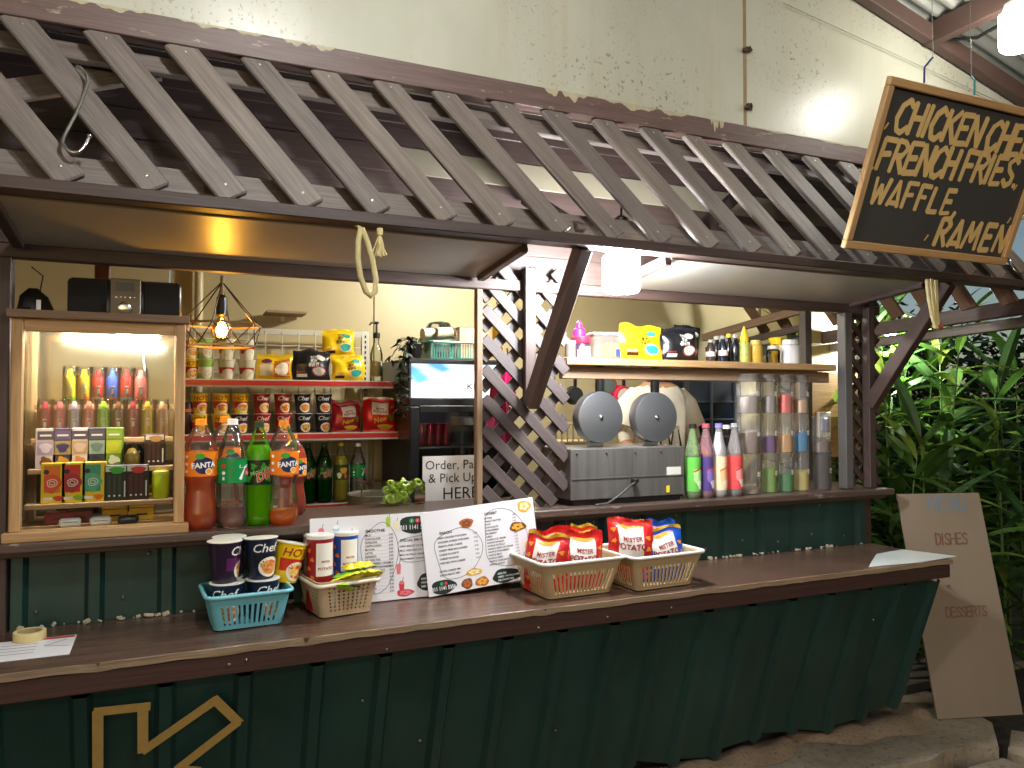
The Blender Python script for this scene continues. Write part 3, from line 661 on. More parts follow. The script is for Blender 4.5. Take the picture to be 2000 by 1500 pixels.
SEVEN = dict(lab=(.42, .64, '#0f8a45'), prints=pr_seven, labcols=('#0f8a45', '#f2f2ee', '#d8352f'))
DEW = dict(lab=(.40, .64, '#10250f'), prints=pr_dew, labcols=('#10250f', '#3c8c2c', '#c23a22', '#7fb85a', '#efe9d6'))
GSHELL = clear('green_bottle_plastic', (.72, .95, .45), .45); GSHELL_D = clear('deep_green_bottle_plastic', (.25, .55, .18), .45)

# ------------------------------------------------------------------ left bay: bottles on the ledge
ZL = 1.1045
def onl(u, Y): return (aY(u, 1000, Y).x, Y, ZL)
bottle('soda_bottle', 'full orange soda bottle beside the wooden display cabinet', onl(391, 2.655), .345, .051, 0, '#ff7f1c', .72, FANTA['lab'], '#f59a1e', FANTA['prints'], FANTA['labcols'], 'soda bottles on the ledge', True, -.10)
bottle('soda_bottle', 'clear soda bottle with green label, mostly empty, white cap', onl(453, 2.655), .345, .049, 1, liquid('#e8e6dc', .9), .20, SEVEN['lab'], '#eceae4', SEVEN['prints'], SEVEN['labcols'], 'soda bottles on the ledge', False, .12)
bottle('soda_bottle', 'bright green soda bottle with dark label standing on the ledge', onl(505, 2.665), .335, .046, 2, '#b8f024', .80, DEW['lab'], '#173a22', DEW['prints'], DEW['labcols'], 'soda bottles on the ledge', False, .05, GSHELL)
bottle('soda_bottle', 'nearly empty orange soda bottle nearest the menu boards', onl(553, 2.65), .338, .049, 3, '#ff9a28', .16, FANTA['lab'], '#f08a1c', FANTA['prints'], FANTA['labcols'], 'soda bottles on the ledge', True, -.02)
bottle('soda_bottle', 'orange capped bottle half hidden behind the clear soda bottle', onl(438, 2.79), .35, .050, 4, '#ff7f1c', .18, FANTA['lab'], '#f08a1c', FANTA['prints'], FANTA['labcols'], 'soda bottles on the ledge', True, .3)
bottle('soda_bottle', 'orange soda bottle hidden behind the nearly empty orange one', onl(570, 2.86), .285, .050, 5, '#e85a10', .85, FANTA['lab'], '#f08a1c', FANTA['prints'], FANTA['labcols'], 'soda bottles on the ledge', True, .3)

# ------------------------------------------------------------------ display cabinet
CX0, CX1, CY0, CY1, CZ0, CZ1 = -.415, .050, 2.600, 2.90, 1.1045, 1.775
cab = thing('display_cabinet', 'pine display cabinet with glass front, lit tube and stepped shelves of vapes', 'cabinet', (CX0, CY0, CZ0)); cb = (CX0, CY0, CZ0)
def cbx(name, c, d, m, bev=.002, parent=cab): return MB().box(Vector(c) - Vector(cb), d, 0, bev).build(name, m, parent)
CW = (CX0 + CX1) / 2
cbx('base_board', (CW, 2.745, CZ0 + .014), (.49, .32, .028), PINE); cbx('top_board', (CW, 2.745, CZ1 - .012), (.485, .32, .024), TAN)
for x in (CX0 + .016, CX1 - .016):
    plank('corner_post', (x, CY0 + .018, CZ0 + .028), (x, CY0 + .018, CZ1 - .024), .03, .03, PINE, cab, up=(0, 1, 0), base=cb); plank('corner_post', (x, CY1 - .018, CZ0 + .028), (x, CY1 - .018, CZ1 - .024), .03, .03, PINE, cab, up=(0, 1, 0), base=cb)
    cbx('side_glass', (x, 2.75, 1.44), (.003, .235, .60), PANE, 0)
cbx('back_mirror', (CW, CY1 - .006, 1.44), (.43, .003, .60), mat('#8f8a78', .12, .85, .25, 6), 0); cbx('top_rail', (CW, CY0 + .016, CZ1 - .043), (.402, .02, .036), PINE)
cbx('front_glass', (CW, CY0 + .030, 1.43), (.40, .002, .585), PANE, 0)
for y, z in ((2.825, 1.500), (2.775, 1.395), (2.720, 1.305), (2.668, 1.205)): cbx('shelf_board', (CW, y, z - .008), (.40, .05, .016), PINE)
tb = link('lamp_tube', None, cab); M_ = MB(); M_.tube([Vector(aY(92, 634, 2.65)) - Vector(cb), Vector(aY(312, 658, 2.65)) - Vector(cb)], .0065, 12); M_.build('light_strip', emis('cabinet_tube', (1, .98, .90), L_TUBE), tb)
M_ = MB(); a, c = aY(86, 626, 2.652) - Vector(cb), aY(318, 651, 2.652) - Vector(cb); M_.tube([a + Vector((0, .004, .006)), c + Vector((0, .004, .006))], .011, 8); M_.build('tube_housing', WHITE, tb)
M_ = MB(); p = aY(280, 660, 2.86) - Vector(cb); M_.tube([p, p + Vector((.002, 0, -.08)), p + Vector((.012, 0, -.15)), p + Vector((.01, 0, -.26))], .0025); M_.build('power_cord', WHITE, cab)
COVER = clear('vape_cover', (.93, .93, .93), .5)
def vape(u, Y, z, col, base, label):
    o = thing('vape', label, 'vape', (aY(u, 800, Y).x, Y, z), (0, 0, 0), 'vapes in the display cabinet')
    link('vape_body', shared(('vb', col), lambda: MB().lathe([(.0185, .024), (.019, .028), (.019, .078), (.0175, .086), (.009, .094), (.007, .112), (.004, .114)], 20).mesh('vape_body', mat(col, .3))), o)
    link('vape_base', shared(('vs', base), lambda: MB().lathe([(.0185, 0), (.0195, .002), (.0195, .0238), (.018, .0239)], 20).mesh('vape_base', mat(base, .3))), o)
    link('clear_cover', shared('vc', lambda: MB().lathe([(.0215, .0), (.0215, .112), (.020, .121), (.0, .122)], 20, cap=False).mesh('clear_cover', COVER)), o)
    d = shared('vp', lambda: (lambda q: (q.rect(cyl(.0192), -.001, .034, .006, .050, 0, .0004, 3, 1), q.rect(cyl(.0192), -.004, .056, .008, .060, 0, .0004, 3, 1), q)[-1])(MB()).mesh('printed_label', P('#f4efe6')))
    link('printed_label', d, o)
ROW1 = [('yellow', '#f0d51a', '#7ad12a'), ('amber', '#f0b416', '#f0822a'), ('red', '#d8231f', '#ecc9a8'), ('blue', '#3f5fd0', '#d8231f'), ('scarlet', '#dd2a25', '#58a9a0'), ('coral', '#ee6a62', '#e34a3c')]
for i, (n_, c, e) in enumerate(ROW1): vape(136 + 27.6 * i, 2.825, 1.5005, c, e, f'{n_} vape in a clear cover, {ORD[i]} from the left on the top cabinet shelf')
ROW2 = [('crimson', '#d9234a'), ('pink', '#ee6f76'), ('lavender', '#cfc0cf'), ('salmon', '#f07c70'), ('lime', '#8fdc2a'), ('brown', '#7a4630'), ('maroon', '#b01c3e'), ('gold', '#f0c018'), ('peach', '#f0b07a')]
for i, (n_, c) in enumerate(ROW2): vape(88 + 28.6 * i, 2.778, 1.3955, c, c, f'{n_} vape in a clear cover, {ORD[i]} from the left on the second cabinet shelf')
def carton(u, Y, z, w, h, d, cols, label, group='boxed vapes in the display cabinet', pr=None, rz=0):
    o = thing('vape_box', label, 'box', (aY(u, 900, Y).x, Y, z), (0, 0, rz), group)
    MB().box((0, 0, h / 2), (w, d, h), 0, .0012).build('carton', mat(cols[0], .35), o)
    q = MB(); sf = lambda a, c, off=0: Vector((a, -d / 2 - off, c)); (pr or pr_carton)(q, sf, w, h); q.build('printed_label', P(*cols), o)
def wave(cx, cz, rx, rz, ph, n=40, amp=.12): return [(cx + rx * (1 + amp * math.sin(3 * a + ph)) * math.cos(a), cz + rz * (1 + amp * math.sin(2 * a + ph)) * math.sin(a)) for a in [2 * math.pi * i / n for i in range(n + 1)]]
def pr_carton(q, sf, w, h):
    q.rect(sf, -w * .40, h * .72, w * .40, h * .93, 1, .0004, 2, 2); q.rect(sf, -w * .40, h * .34, w * .40, h * .68, 2, .0004, 2, 2); q.blob(sf, 0, h * .52, w * .3, h * .12, 3, .0008, 14, 2, .15); q.blob(sf, 0, h * .18, w * .30, h * .11, 4, .0008, 14, 2, .2, 2)
    q.rect(sf, -w * .28, h * .80, w * .28, h * .845, 5, .0010, 1, 1)
for i, (n_, cs) in enumerate((('mauve', ('#d9c9c2', '#3b2d52', '#b79ab5', '#e4d2dd', '#7d4b38', '#f0ece4')), ('purple', ('#3f2d57', '#554080', '#a5905a', '#4a3a66', '#e09a2a', '#e8e0d0')), ('pale pink', ('#dcc8bd', '#3b3450', '#c49a74', '#d9b9a0', '#d98a4a', '#f0ece4')), ('slate', ('#2e3040', '#3d4058', '#8fa394', '#6d8276', '#1c241c', '#e8e4da')), ('green', ('#6f8f1c', '#86a52a', '#b5bc2e', '#c8c832', '#dcd9b0', '#e8e4da')))):
    carton(90 + 33.2 * i, 2.722, 1.3055, .054, .122, .03, cs, f'{n_} vape box, {ORD[i]} from the left on the middle cabinet shelf')
def pr_yellow(q, sf, w, h):
    q.rect(sf, -w * .38, h * .26, w * .28, h * .94, 1, .0004, 2, 4); q.blob(sf, -w * .05, h * .5, w * .36, h * .24, 2, .0008, 18, 2, .12, 1); q.blob(sf, -w * .28, h * .78, w * .12, h * .06, 5, .0012, 10, 2); q.line(sf, wave(-w * .05, h * .5, w * .2, h * .10, 1, 20), .0022, 4, .0012); q.line(sf, wave(-w * .05, h * .5, w * .11, h * .05, 2, 16), .0018, 4, .0012); q.rect(sf, -w * .40, h * .08, -w * .02, h * .15, 4, .0006, 2, 1); q.blob(sf, w * .2, h * .12, w * .2, h * .07, 3, .0006, 12, 2, .2)
for i, (n_, c1, c2, c3) in enumerate((('orange', '#ef7a1f', '#e8552f', '#e23d28'), ('red', '#d8302a', '#b3263a', '#8fb52a'), ('teal', '#3f9c7a', '#58b48e', '#ef7a1f'))):
    carton(106 + 39.5 * i, 2.668, 1.2055, .064, .120, .03, ('#f2cd1c', c1, c2, c3, '#f4efe0', '#2a2420'), f'yellow vape box with {n_} picture on the front cabinet shelf', pr=pr_yellow)
def pr_dark(q, sf, w, h):
    q.rect(sf, -w * .44, h * .82, w * .44, h * .97, 3, .0003, 2, 2); q.blob(sf, w * .05, h * .86, w * .33, h * .1, 2, .0007, 14, 2, .1)
    for k in range(3): q.rect(sf, w * (-.34 + .22 * k), h * .2, w * (-.2 + .22 * k), h * .72, 1, .0004, 1, 2); q.blob(sf, w * (-.27 + .22 * k), h * .14, w * .05, h * .03, 3, .0005, 8, 1)
    q.rect(sf, w * .36, h * .1, w * .42, h * .55, 3, .0008, 1, 1)
carton(227, 2.668, 1.2055, .064, .108, .03, ('#1c221c', '#2c4030', '#3fae3a', '#dcd9cc'), 'dark vape box with green top on the front cabinet shelf', pr=pr_dark)
carton(269, 2.668, 1.2055, .064, .108, .03, ('#2c1414', '#4c2020', '#d0342c', '#dcd9cc'), 'dark red vape box with red top on the front cabinet shelf', pr=pr_dark)
carton(302, 2.722, 1.3055, .06, .10, .03, ('#2c1710', '#4c2a1c', '#c98a4a', '#e8d9c0'), 'dark brown vape box with glossy tan top on the middle shelf', pr=pr_dark)
def pouch():
    o = thing('clear_pouch', 'rounded clear pouch with yellow insert between the vape boxes', 'pouch', (aY(258, 880, 2.722).x, 2.722, 1.3055))
    MB().lathe([(.034, 0), (.036, .02), (.034, .05), (.022, .07), (.006, .076)], 20).build('pouch_skin', clear('pouch_plastic', (.72, .66, .68), .5, .1), o); MB().lathe([(.022, .002), (.024, .03), (.010, .055)], 16).build('insert', mat('#c7ae3a', .4), o)
pouch()
o = thing('lime_jar', 'lime yellow translucent jar on the front cabinet shelf by the post', 'jar', (aY(314, 940, 2.672).x, 2.672, 1.2055)); MB().lathe([(.021, 0), (.025, .01), (.026, .05), (.024, .075)], 20).build('jar_body', mat('#b9c41c', .25), o); MB().lathe([(.0245, .0755), (.0245, .084), (.02, .086)], 20).build('lid', mat('#d9dc60', .3), o)
def case(u, col, label):
    o = thing('charger_case', label, 'case', (*aY(u, 1022, 2.665).xy, CZ0 + .0285), (0, 0, .1), 'small cases on the cabinet floor')
    MB().box((0, 0, .012), (.058, .03, .024), 0, .010).build('case_body', mat(col, .3), o, 60); MB().box((0, -.0155, .014), (.04, .001, .002)).build('lid_seam', mat('#777470', .5), o)
case(137, '#e6e4e0', 'white rounded case nearest the corner on the cabinet floor'); case(196, '#e2e0dc', 'white rounded case in the middle of the cabinet floor'); case(250, '#24231f', 'black rounded case on the cabinet floor')
for i, (u, Y, z, w, h, c, l) in enumerate(((118, 2.76, 0, .075, .034, '#8e1c24', 'long red box lying on the cabinet floor'), (158, 2.765, 0, .07, .036, '#7a1820', 'darker red box beside the long red one'), (226, 2.76, .038, .07, .034, '#e0b61c', 'yellow box stacked on another, behind the black case'), (226, 2.762, 0, .07, .036, '#c9a01a', 'yellow box at the bottom of the stack behind the black case'), (278, 2.75, .040, .07, .038, '#e6bf22', 'yellow box on top of the stack by the post'), (278, 2.752, 0, .07, .038, '#d9b01e', 'yellow box at the bottom of the stack by the post'))):
    carton(u, Y, CZ0 + .0285 + z, w, h, .06, (c, '#3a2a14', c), l, 'boxes on the cabinet floor', lambda q, sf, w, h: q.rect(sf, -w * .2, h * .4, w * .25, h * .55, 1, .0004, 1, 1))

# radio on the cabinet
o = thing('radio', 'black twin speaker radio with silver dial on top of the display cabinet', 'radio', (aY(246, 590, 2.74).x, 2.74, CZ1 + .0005), (0, 0, R(-1)))
WR = .325
MB().box((0, .03, .062), (WR, .10, .118), 0, .012).build('radio_case', mat('#2e2a24', .35), o, 60)
for s_ in (-1, 1): MB().box((s_ * WR * .325, -.022, .060), (WR * .32, .008, .108), 0, .004).build('speaker_grille', mat('#14120f', .85, 0, .2, 200, .3), o)
MB().box((0, -.021, .064), (WR * .27, .01, .118), 0, .003).build('control_panel', mat('#5a5348', .35, .5), o); MB().box((-.002, -.0265, .098), (.052, .002, .028)).build('display', mat('#0b0d0e', .08), o)
M_ = MB(); M_.lathe([(.021, 0), (.020, .010), (.014, .0125)], 24); k = M_.build('dial', CHROME, o, loc=(.0, -.0265, .030), rot=(math.pi / 2, 0, 0))
for i in range(5): link('button', shared('rb', lambda: MB().box((0, 0, 0), (.005, .003, .003), 0, .001).mesh('button', CHROME)), o, (-.026 + .013 * i, -.0272, .064))
# bundle beside the radio
o = thing('cable_bundle', 'dark bag and cable bundle at the corner of the cabinet top', 'bundle', (-.385, 2.78, CZ1 + .0005)); MB().lathe([(.045, 0), (.05, .02), (.035, .06), (.012, .085)], 16, wob=lambda a, z: 1 + .18 * math.sin(3 * a + z * 40)).build('bag', mat('#26231f', .6), o); MB().tube([(.02, -.02, .075), (.03, -.04, .12), (0, -.05, .145)], .002).build('cable', BLACK, o); MB().box((.02, -.045, .03), (.012, .004, .03)).build('tag', WHITE, o)

# pendant lamp
pc = aY(433, 640, 2.86); o = thing('pendant_lamp', 'black wire cage pendant lamp with glowing amber bulb', 'lamp', (pc.x, 2.86, 1.93))
zu, zl, ru, rl = pc.z - 1.93 + .01, aY(433, 676, 2.86).z - 1.93, .138, .112
def hexa(r, z, ph): return [Vector((r * math.cos(i * math.pi / 3 + ph), r * math.sin(i * math.pi / 3 + ph), z)) for i in range(6)]
U, Lw = hexa(ru, zu, .25), hexa(rl, zl, .25 + math.pi / 6); wire = mat('#1d1813', .4, .6)
for i in range(6):
    MB().tube([(0, 0, 0), U[i]], .0022, 6).build('cage_wire', wire, o); MB().tube([U[i], U[(i + 1) % 6]], .0038, 6).build('cage_rim', mat('#6e5128', .5), o); MB().tube([Lw[i], Lw[(i + 1) % 6]], .0042, 6).build('cage_rim', mat('#7d5a26', .5), o)
    MB().tube([U[i], Lw[i]], .002, 6).build('cage_wire', wire, o); MB().tube([U[i], Lw[i - 1]], .002, 6).build('cage_wire', wire, o)
MB().tube([(0, 0, .02), (0, 0, zu + .09)], .007, 10).build('stem', mat('#b39a62', .4), o); MB().lathe([(.010, zu + .105), (.018, zu + .095), (.019, zu + .035), (.014, zu + .03)], 16).build('socket', BLACK, o)
MB().lathe([(.012, zu + .029), (.016, zu + .02), (.030, zu - .002), (.036, zu - .022), (.030, zu - .045), (.010, zu - .057)], 22).build('bulb_glass', clear('amber_glass', (1, .74, .22), .3, .05), o)
MB().lathe([(.006, zu + .01), (.016, zu - .008), (.019, zu - .02), (.015, zu - .034), (.004, zu - .040)], 16).build('filament', emis('amber_filament', (1, .60, .20), L_WARM), o)

# ------------------------------------------------------------------ store rack and fridge at the back of the left bay
YR = 4.0
SZ = [aY(560, 741, YR).z, aY(560, 845, YR).z, aY(600, 984, YR).z]
X0, X1 = -.05, aY(768, 760, YR).x
rk = thing('store_rack', 'white metal store rack with red price strips and wire grid back', 'rack', (0, YR, .10)); rb_ = (0, YR, .10)
RW = mat('#cfcbbd', .4, .1)
for x in (X0, X1 - .07): plank('upright', (x, YR + .36, .10), (x, YR + .36, SZ[0] + .29), .04, .03, RW, rk, up=(1, 0, 0), base=rb_)
for k in range(16): MB().box((X1 - .07, YR + .344 - YR, SZ[0] + .26 - .10 - .03 * k), (.008, .003, .016)).build('slot', BLACK, rk)
for z in SZ:
    e = X1 if z != SZ[1] else X1 + .05
    sh = link('rack_shelf', None, rk); MB().box(((X0 + e) / 2, .17, z - .016 - .10), (e - X0, .34, .022), 0, .002).build('tray', mat('#8d8778', .5), sh)
    MB().box(((X0 + e) / 2, -.008, z - .022 - .10), (e - X0, .012, .040), 0, .002).build('shelf_lip', RW, sh); MB().box(((X0 + e) / 2, -.016, z - .020 - .10), (e - X0, .003, .024)).build('price_strip', mat('#c52a24', .3), sh)
gz0, gz1 = .92, aY(600, 650, YR + .34).z
for i in range(13): x = X0 + (X1 - .09 - X0) * i / 12; plank('grid_wire', (x, YR + .335, gz0), (x, YR + .335, gz1), .006, .006, RW, rk, up=(1, 0, 0), bev=.001, base=rb_)
for i in range(14): z = gz0 + (gz1 - gz0) * i / 13; plank('grid_wire', (X0, YR + .341, z), (X1 - .09, YR + .341, z), .006 if i < 13 else .03, .006, RW, rk, bev=.001, base=rb_)
G1 = 'noodle cups on the middle rack shelf'
up_ = ['yellow', 'yellow', 'yellow', 'red', 'red', 'navy', 'navy']; lo_ = ['yellow', 'yellow', 'purple', 'red', 'red', 'navy', 'navy']
for t, row in ((0, lo_), (1, up_)):
    for i, kd in enumerate(row):
        u = (388, 430, 469, 511, 553, 592, 632)[i]; cup(kd, (aY(u, 800, YR + .05).x + rnd.uniform(-.004, .004), YR + .05, SZ[1] + .0005 + t * .1008 - .005), f'{kd} noodle cup, {ORD[i]} from the left in the {"upper" if t else "lower"} tier on the middle rack shelf', G1, rot=(0, 0, rnd.uniform(-.25, .25)))
G2 = 'noodle cups on the top rack shelf'
for i, (u, kd) in enumerate(((372, 'yellow'), (400, 'green'), (443, 'white'), (482, 'white'))):
    for t in range(2):
        cup(kd, (aY(u, 700, YR + .05).x, YR + .05, SZ[0] - .0045 + t * .1008), f'{ {"yellow": "yellow", "green": "pale green", "white": "cream"}[kd] } noodle cup, {ORD[i]} from the left, {"upper" if t else "lower"} tier, top rack shelf', G2, rot=(0, 0, rnd.uniform(-.3, .3)))
o = thing('dark_tin', 'dark tin with reddish print at the end of the middle rack shelf', 'tin', (aY(362, 800, YR + .06).x, YR + .06, SZ[1] - .0045)); MB().lathe([(.04, 0), (.042, .004), (.042, .15), (.038, .156)], 22).build('tin_body', mat('#3a120e', .35, .2, .4, 30), o); MB().lathe([(.0425, .11), (.0425, .125)], 22, cap=False).build('band', mat('#c05a30', .4), o)
YEL, BLK = ('#f0c818', '#f0c818', '#c8341f', '#3a1c12', '#e9d4a8', '#2f9d8a'), ('#1b1b1e', '#2a2a2e', '#b8433f', '#d8d4cc', '#8a2c20', '#c8c4bc')
bx_ = lambda u, Y: aY(u, 740, Y).x
bag('noodle_pack', 'yellow noodle pack with purple panel beside the cream cups', 'noodle pack', (bx_(536, 4.06), 4.06, SZ[0] - .004), (R(-6), 0, 0), .175, .125, .05, ('#e8c21c', '#b5342a', '#5b2a78', '#e6d6b4', '#c05a22', '#f0e6d0'), pr_maggi, 3, 'noodle packs on the top rack shelf')
bag('noodle_pack', 'black noodle pack with pink lettering on the top rack shelf', 'noodle pack', (bx_(608, 4.06), 4.06, SZ[0] - .004), (R(-6), 0, 0), .19, .15, .05, BLK, pr_ramen, 4, 'noodle packs on the top rack shelf')
bag('noodle_pack', 'lower yellow noodle pack of the pair stacked on the top rack shelf', 'noodle pack', (bx_(680, 4.05), 4.05, SZ[0] - .004), (R(-5), 0, 0), .175, .125, .05, YEL, pr_ramen, 5, 'noodle packs on the top rack shelf')
bag('noodle_pack', 'upper yellow noodle pack of the pair, with torn corner', 'noodle pack', (bx_(664, 4.07), 4.085, SZ[0] + .128), (R(-8), R(-4), 0), .170, .135, .05, YEL, pr_ramen, 6, 'noodle packs on the top rack shelf')
RED = ('#a51d22', '#e9e2d6', '#e9e2d6', '#7e1a1e', '#e8c23a', '#5f9a2c')
bag('chips_bag', 'dark red chips bag next to the navy cups on the rack', 'chips bag', (bx_(677, 4.07), 4.07, SZ[1] - .004), (R(-8), 0, R(8)), .155, .155, .07, RED, pr_chips_shelf, 7, 'chips bags on the rack')
bag('chips_bag', 'bright red chips bag at the vine end of the rack shelf', 'chips bag', (bx_(741, 4.07), 4.07, SZ[1] - .004), (R(-6), 0, R(-10)), .175, .175, .075, ('#c9211f',) + RED[1:], pr_chips_shelf, 8, 'chips bags on the rack')
GB = 'soda bottles on the bottom rack shelf'; bz = SZ[2] - .004
for u, n_, kw in ((602, 'green soda bottle, first from the left on the bottom rack shelf', 0), (634, 'green soda bottle, second from the left on the bottom rack shelf', 0)):
    bottle('soda_bottle', n_, (bx_(u, 4.07), 4.07, bz), .30, .043, 6, '#3c8f14', .80, DEW['lab'], '#16301c', DEW['prints'], DEW['labcols'], GB, False, .1, GSHELL_D)
bottle('soda_bottle', 'yellow soda bottle with fruit label on the bottom rack shelf', (bx_(667, 4.06), 4.06, bz), .305, .040, 7, '#d0c414', .80, (.38, .64, '#29461c'), '#c8a02c', pr_fruit, ('#29461c', '#e0a53a', '#e8d9a0', '#d96a2c'), GB)
bottle('soda_bottle', 'clear soda bottle with green label on the bottom rack shelf', (bx_(700, 4.06), 4.06, bz), .30, .041, 8, liquid('#d8d8cc', .9), .82, SEVEN['lab'], '#d8d6cc', SEVEN['prints'], SEVEN['labcols'], GB)
# syrup bottle with pump on the top shelf
o = thing('pump_bottle', 'clear syrup bottle with black pump at the rack upright', 'bottle', (bx_(735, 4.08), 4.08, SZ[0] - .0045)); MB().lathe([(.032, 0), (.034, .004), (.034, .15), (.026, .18), (.014, .205), (.014, .235)], 22).build('glass', clear('syrup_glass', (.86, .88, .82), .5), o)
MB().lathe([(.0325, .03), (.0325, .11)], 22, cap=False).build('label_sleeve', mat('#d8d6b8', .5, 0, .3, 60), o); MB().lathe([(.019, .235), (.019, .262), (.006, .27), (.005, .31), (.012, .312), (.012, .325)], 16).build('pump', BLACK, o); MB().tube([(0, 0, .318), (-.03, -.01, .318), (-.042, -.014, .305)], .005).build('spout', BLACK, o)
# wall board, grape box and bin
MB().box((0, 0, 0), (.21, .12, .012), 0, .002)
p = aY(552, 616, 4.43); o = thing('wall_shelf', 'small bare wooden shelf fixed high on the back wall', 'shelf', (p.x, 4.435, p.z - .012)); MB().box((0, -.09, .012), (.21, .18, .014), 0, .002).build('board', PINEB, o); MB().box((0, -.01, -.008), (.02, .012, .03)).build('bracket', WHITE, o)
p = aY(755, 985, 3.1); o = thing('fruit_tub', 'clear tub of pale green fruit rings behind the menu board', 'tub', (p.x, 3.0, ZL - .012), (0, 0, .1))
MB().box((0, 0, .055), (.23, .13, .10), 0, .01).build('tub', clear('tub_plastic', (.90, .93, .86), .5, .08), o)
rg = shared('ring', lambda: MB().tube([(.013 * math.cos(a * math.pi / 5), .013 * math.sin(a * math.pi / 5), 0) for a in range(10)], .0065, 7, 0, True).mesh('fruit_ring', mat('#b7d957', .35, 0, .2, 30))); r = random.Random(4)
for i in range(34): link('fruit_ring', rg, o, (r.uniform(-.02, .095), r.uniform(-.045, .04), .016 + r.uniform(0, .082)), (r.uniform(-1, 1), r.uniform(-1, 1), 0))
p = aY(740, 940, 3.7); o = thing('storage_bin', 'grey oval storage bin with handle slot behind the fruit tub', 'bin', (p.x, 3.7, .72)); MB().lathe([(.13, 0), (.135, .01), (.15, .34), (.155, .345), (.15, .35), (.142, .34), (.125, .02)], 28, cap=False, wob=lambda a, z: 1.0).build('bin_wall', mat('#6d655a', .6), o); MB().box((0, -.152, .31), (.06, .004, .022), 0, .008).build('handle_slot', mat('#c9c5ba', .5), o); MB().lathe([(.128, -.62), (.13, 0)], 20).build('plinth', mat('#4b453e', .6), o)

# fridge
fx0 = aY(797, 750, 3.80).x; fr_w = .56; o = thing('drinks_fridge', 'black upright drinks fridge with lit blue and white header panel', 'fridge', (fx0 + fr_w / 2, 3.80, .10)); fz = lambda v: aY(860, v, 3.80).z - .10
BODY = mat('#15171c', .3); top = fz(700)
for s_ in (-1, 1): MB().box((s_ * (fr_w / 2 - .02), .26, top / 2), (.04, .52, top), 0, .004).build('side_wall', BODY, o)
MB().box((0, .51, top / 2), (fr_w - .08, .03, top), 0, .002).build('back_wall', mat('#6f7176', .5), o); MB().box((0, .25, top - .01), (fr_w - .082, .47, .018), 0, .002).build('roof_panel', BODY, o); MB().box((0, .25, .05), (fr_w - .082, .47, .098), 0, .002).build('plinth', BODY, o)
za, zb = fz(777), fz(711)
hd = link('header_panel', None, o)
def header_mat():
    m, t, p = newmat('lit_header'); tc = t.nodes.new('ShaderNodeTexCoord'); sx = t.nodes.new('ShaderNodeSeparateXYZ'); t.links.new(tc.outputs['Object'], sx.inputs[0])
    w = t.nodes.new('ShaderNodeTexWave'); w.inputs['Scale'].default_value = 1.6; w.inputs['Distortion'].default_value = 3.5; mp = t.nodes.new('ShaderNodeMapping'); mp.inputs['Scale'].default_value = (1.0, 1, 4.5); mp.inputs['Rotation'].default_value = (0, .35, 0); t.links.new(tc.outputs['Object'], mp.inputs[0]); t.links.new(mp.outputs[0], w.inputs['Vector'])
    c = ramp(t, w.outputs['Fac'], [(.1, (.12, .45, .85)), (.5, (.45, .72, .95)), (.9, (.80, .88, .95))])
    g = t.nodes.new('ShaderNodeMath'); g.operation = 'MULTIPLY_ADD'; g.inputs[1].default_value = -.45; t.links.new(sx.outputs[0], g.inputs[0])
    g2 = t.nodes.new('ShaderNodeMath'); g2.operation = 'ADD'; t.links.new(sx.outputs[2], g.inputs[2]); t.links.new(g.outputs[0], g2.inputs[0]); g2.inputs[1].default_value = -(za + zb) / 2 - .065
    k = ramp(t, g2.outputs[0], [(.0, (0, 0, 0)), (.03, (1, 1, 1))]); c = mixc(t, k, (.80, .84, .92), c)
    t.links.new(c, p.inputs['Base Color']); t.links.new(c, p.inputs['Emission Color']); p.inputs['Emission Strength'].default_value = .40; p.inputs['Roughness'].default_value = .2; return m
MB().box((0, .005, (za + zb) / 2), (fr_w - .03, .03, zb - za), 0, .002).build('lit_face', header_mat(), hd)
q = MB(); sf = lambda a, c, off=0: Vector((a, -.0105 - off, c)); q.text(sf, 'KH', aY(910, 750, 3.8).x - fx0 - fr_w / 2, za + .045, .045, 0, .0008, 'LEFT', 0, .015, 0, 1.25); q.build('lettering', [INK], hd)
MB().box((0, .0, zb + .012), (fr_w, .05, .02), 0, .003).build('header_frame', BODY, hd); MB().box((0, 0, za - .022), (fr_w, .05, .04), 0, .003).build('header_frame', BODY, hd)
dr = link('door', None, o); d0, d1 = .11, za - .046
for s_ in (-1, 1): MB().box((s_ * (fr_w / 2 - .025), -.022, (d0 + d1) / 2), (.05, .035, d1 - d0), 0, .004).build('door_frame', BODY, dr)
for z in (d0 + .02, d1 - .012): MB().box((0, -.022, z), (fr_w - .102, .035, .035), 0, .003).build('door_frame', BODY, dr)
MB().box((0, -.018, (d0 + d1) / 2), (fr_w - .10, .006, d1 - d0 - .05)).build('door_glass', clear('fridge_glass', (.75, .78, .80), .4), dr)
sz_ = fz(872)
for z in (sz_, sz_ - .32, sz_ - .64): MB().box((0, .24, z - .006), (fr_w - .085, .44, .008)).build('wire_shelf', mat('#a9a49c', .4, .5), o)
can = shared('can', lambda: MB().lathe([(.022, 0), (.03, .006), (.031, .10), (.025, .115), (.024, .118)], 20).mesh('can_body', mat('#8d1624', .25, .5)))
for i, u in enumerate((826, 843, 860, 876)):
    c = thing('drink_can', f'dark red drink can, {ORD[i]} from the left on the upper fridge shelf', 'can', (aY(u, 860, 3.86).x, 3.90, .10 + sz_ - .0015), (0, 0, 0), 'cans in the fridge'); link('can_body', can, c); link('can_top', shared('cant', lambda: MB().lathe([(.024, .1185), (.024, .120), (.02, .1195)], 18).mesh('can_top', CHROME)), c)
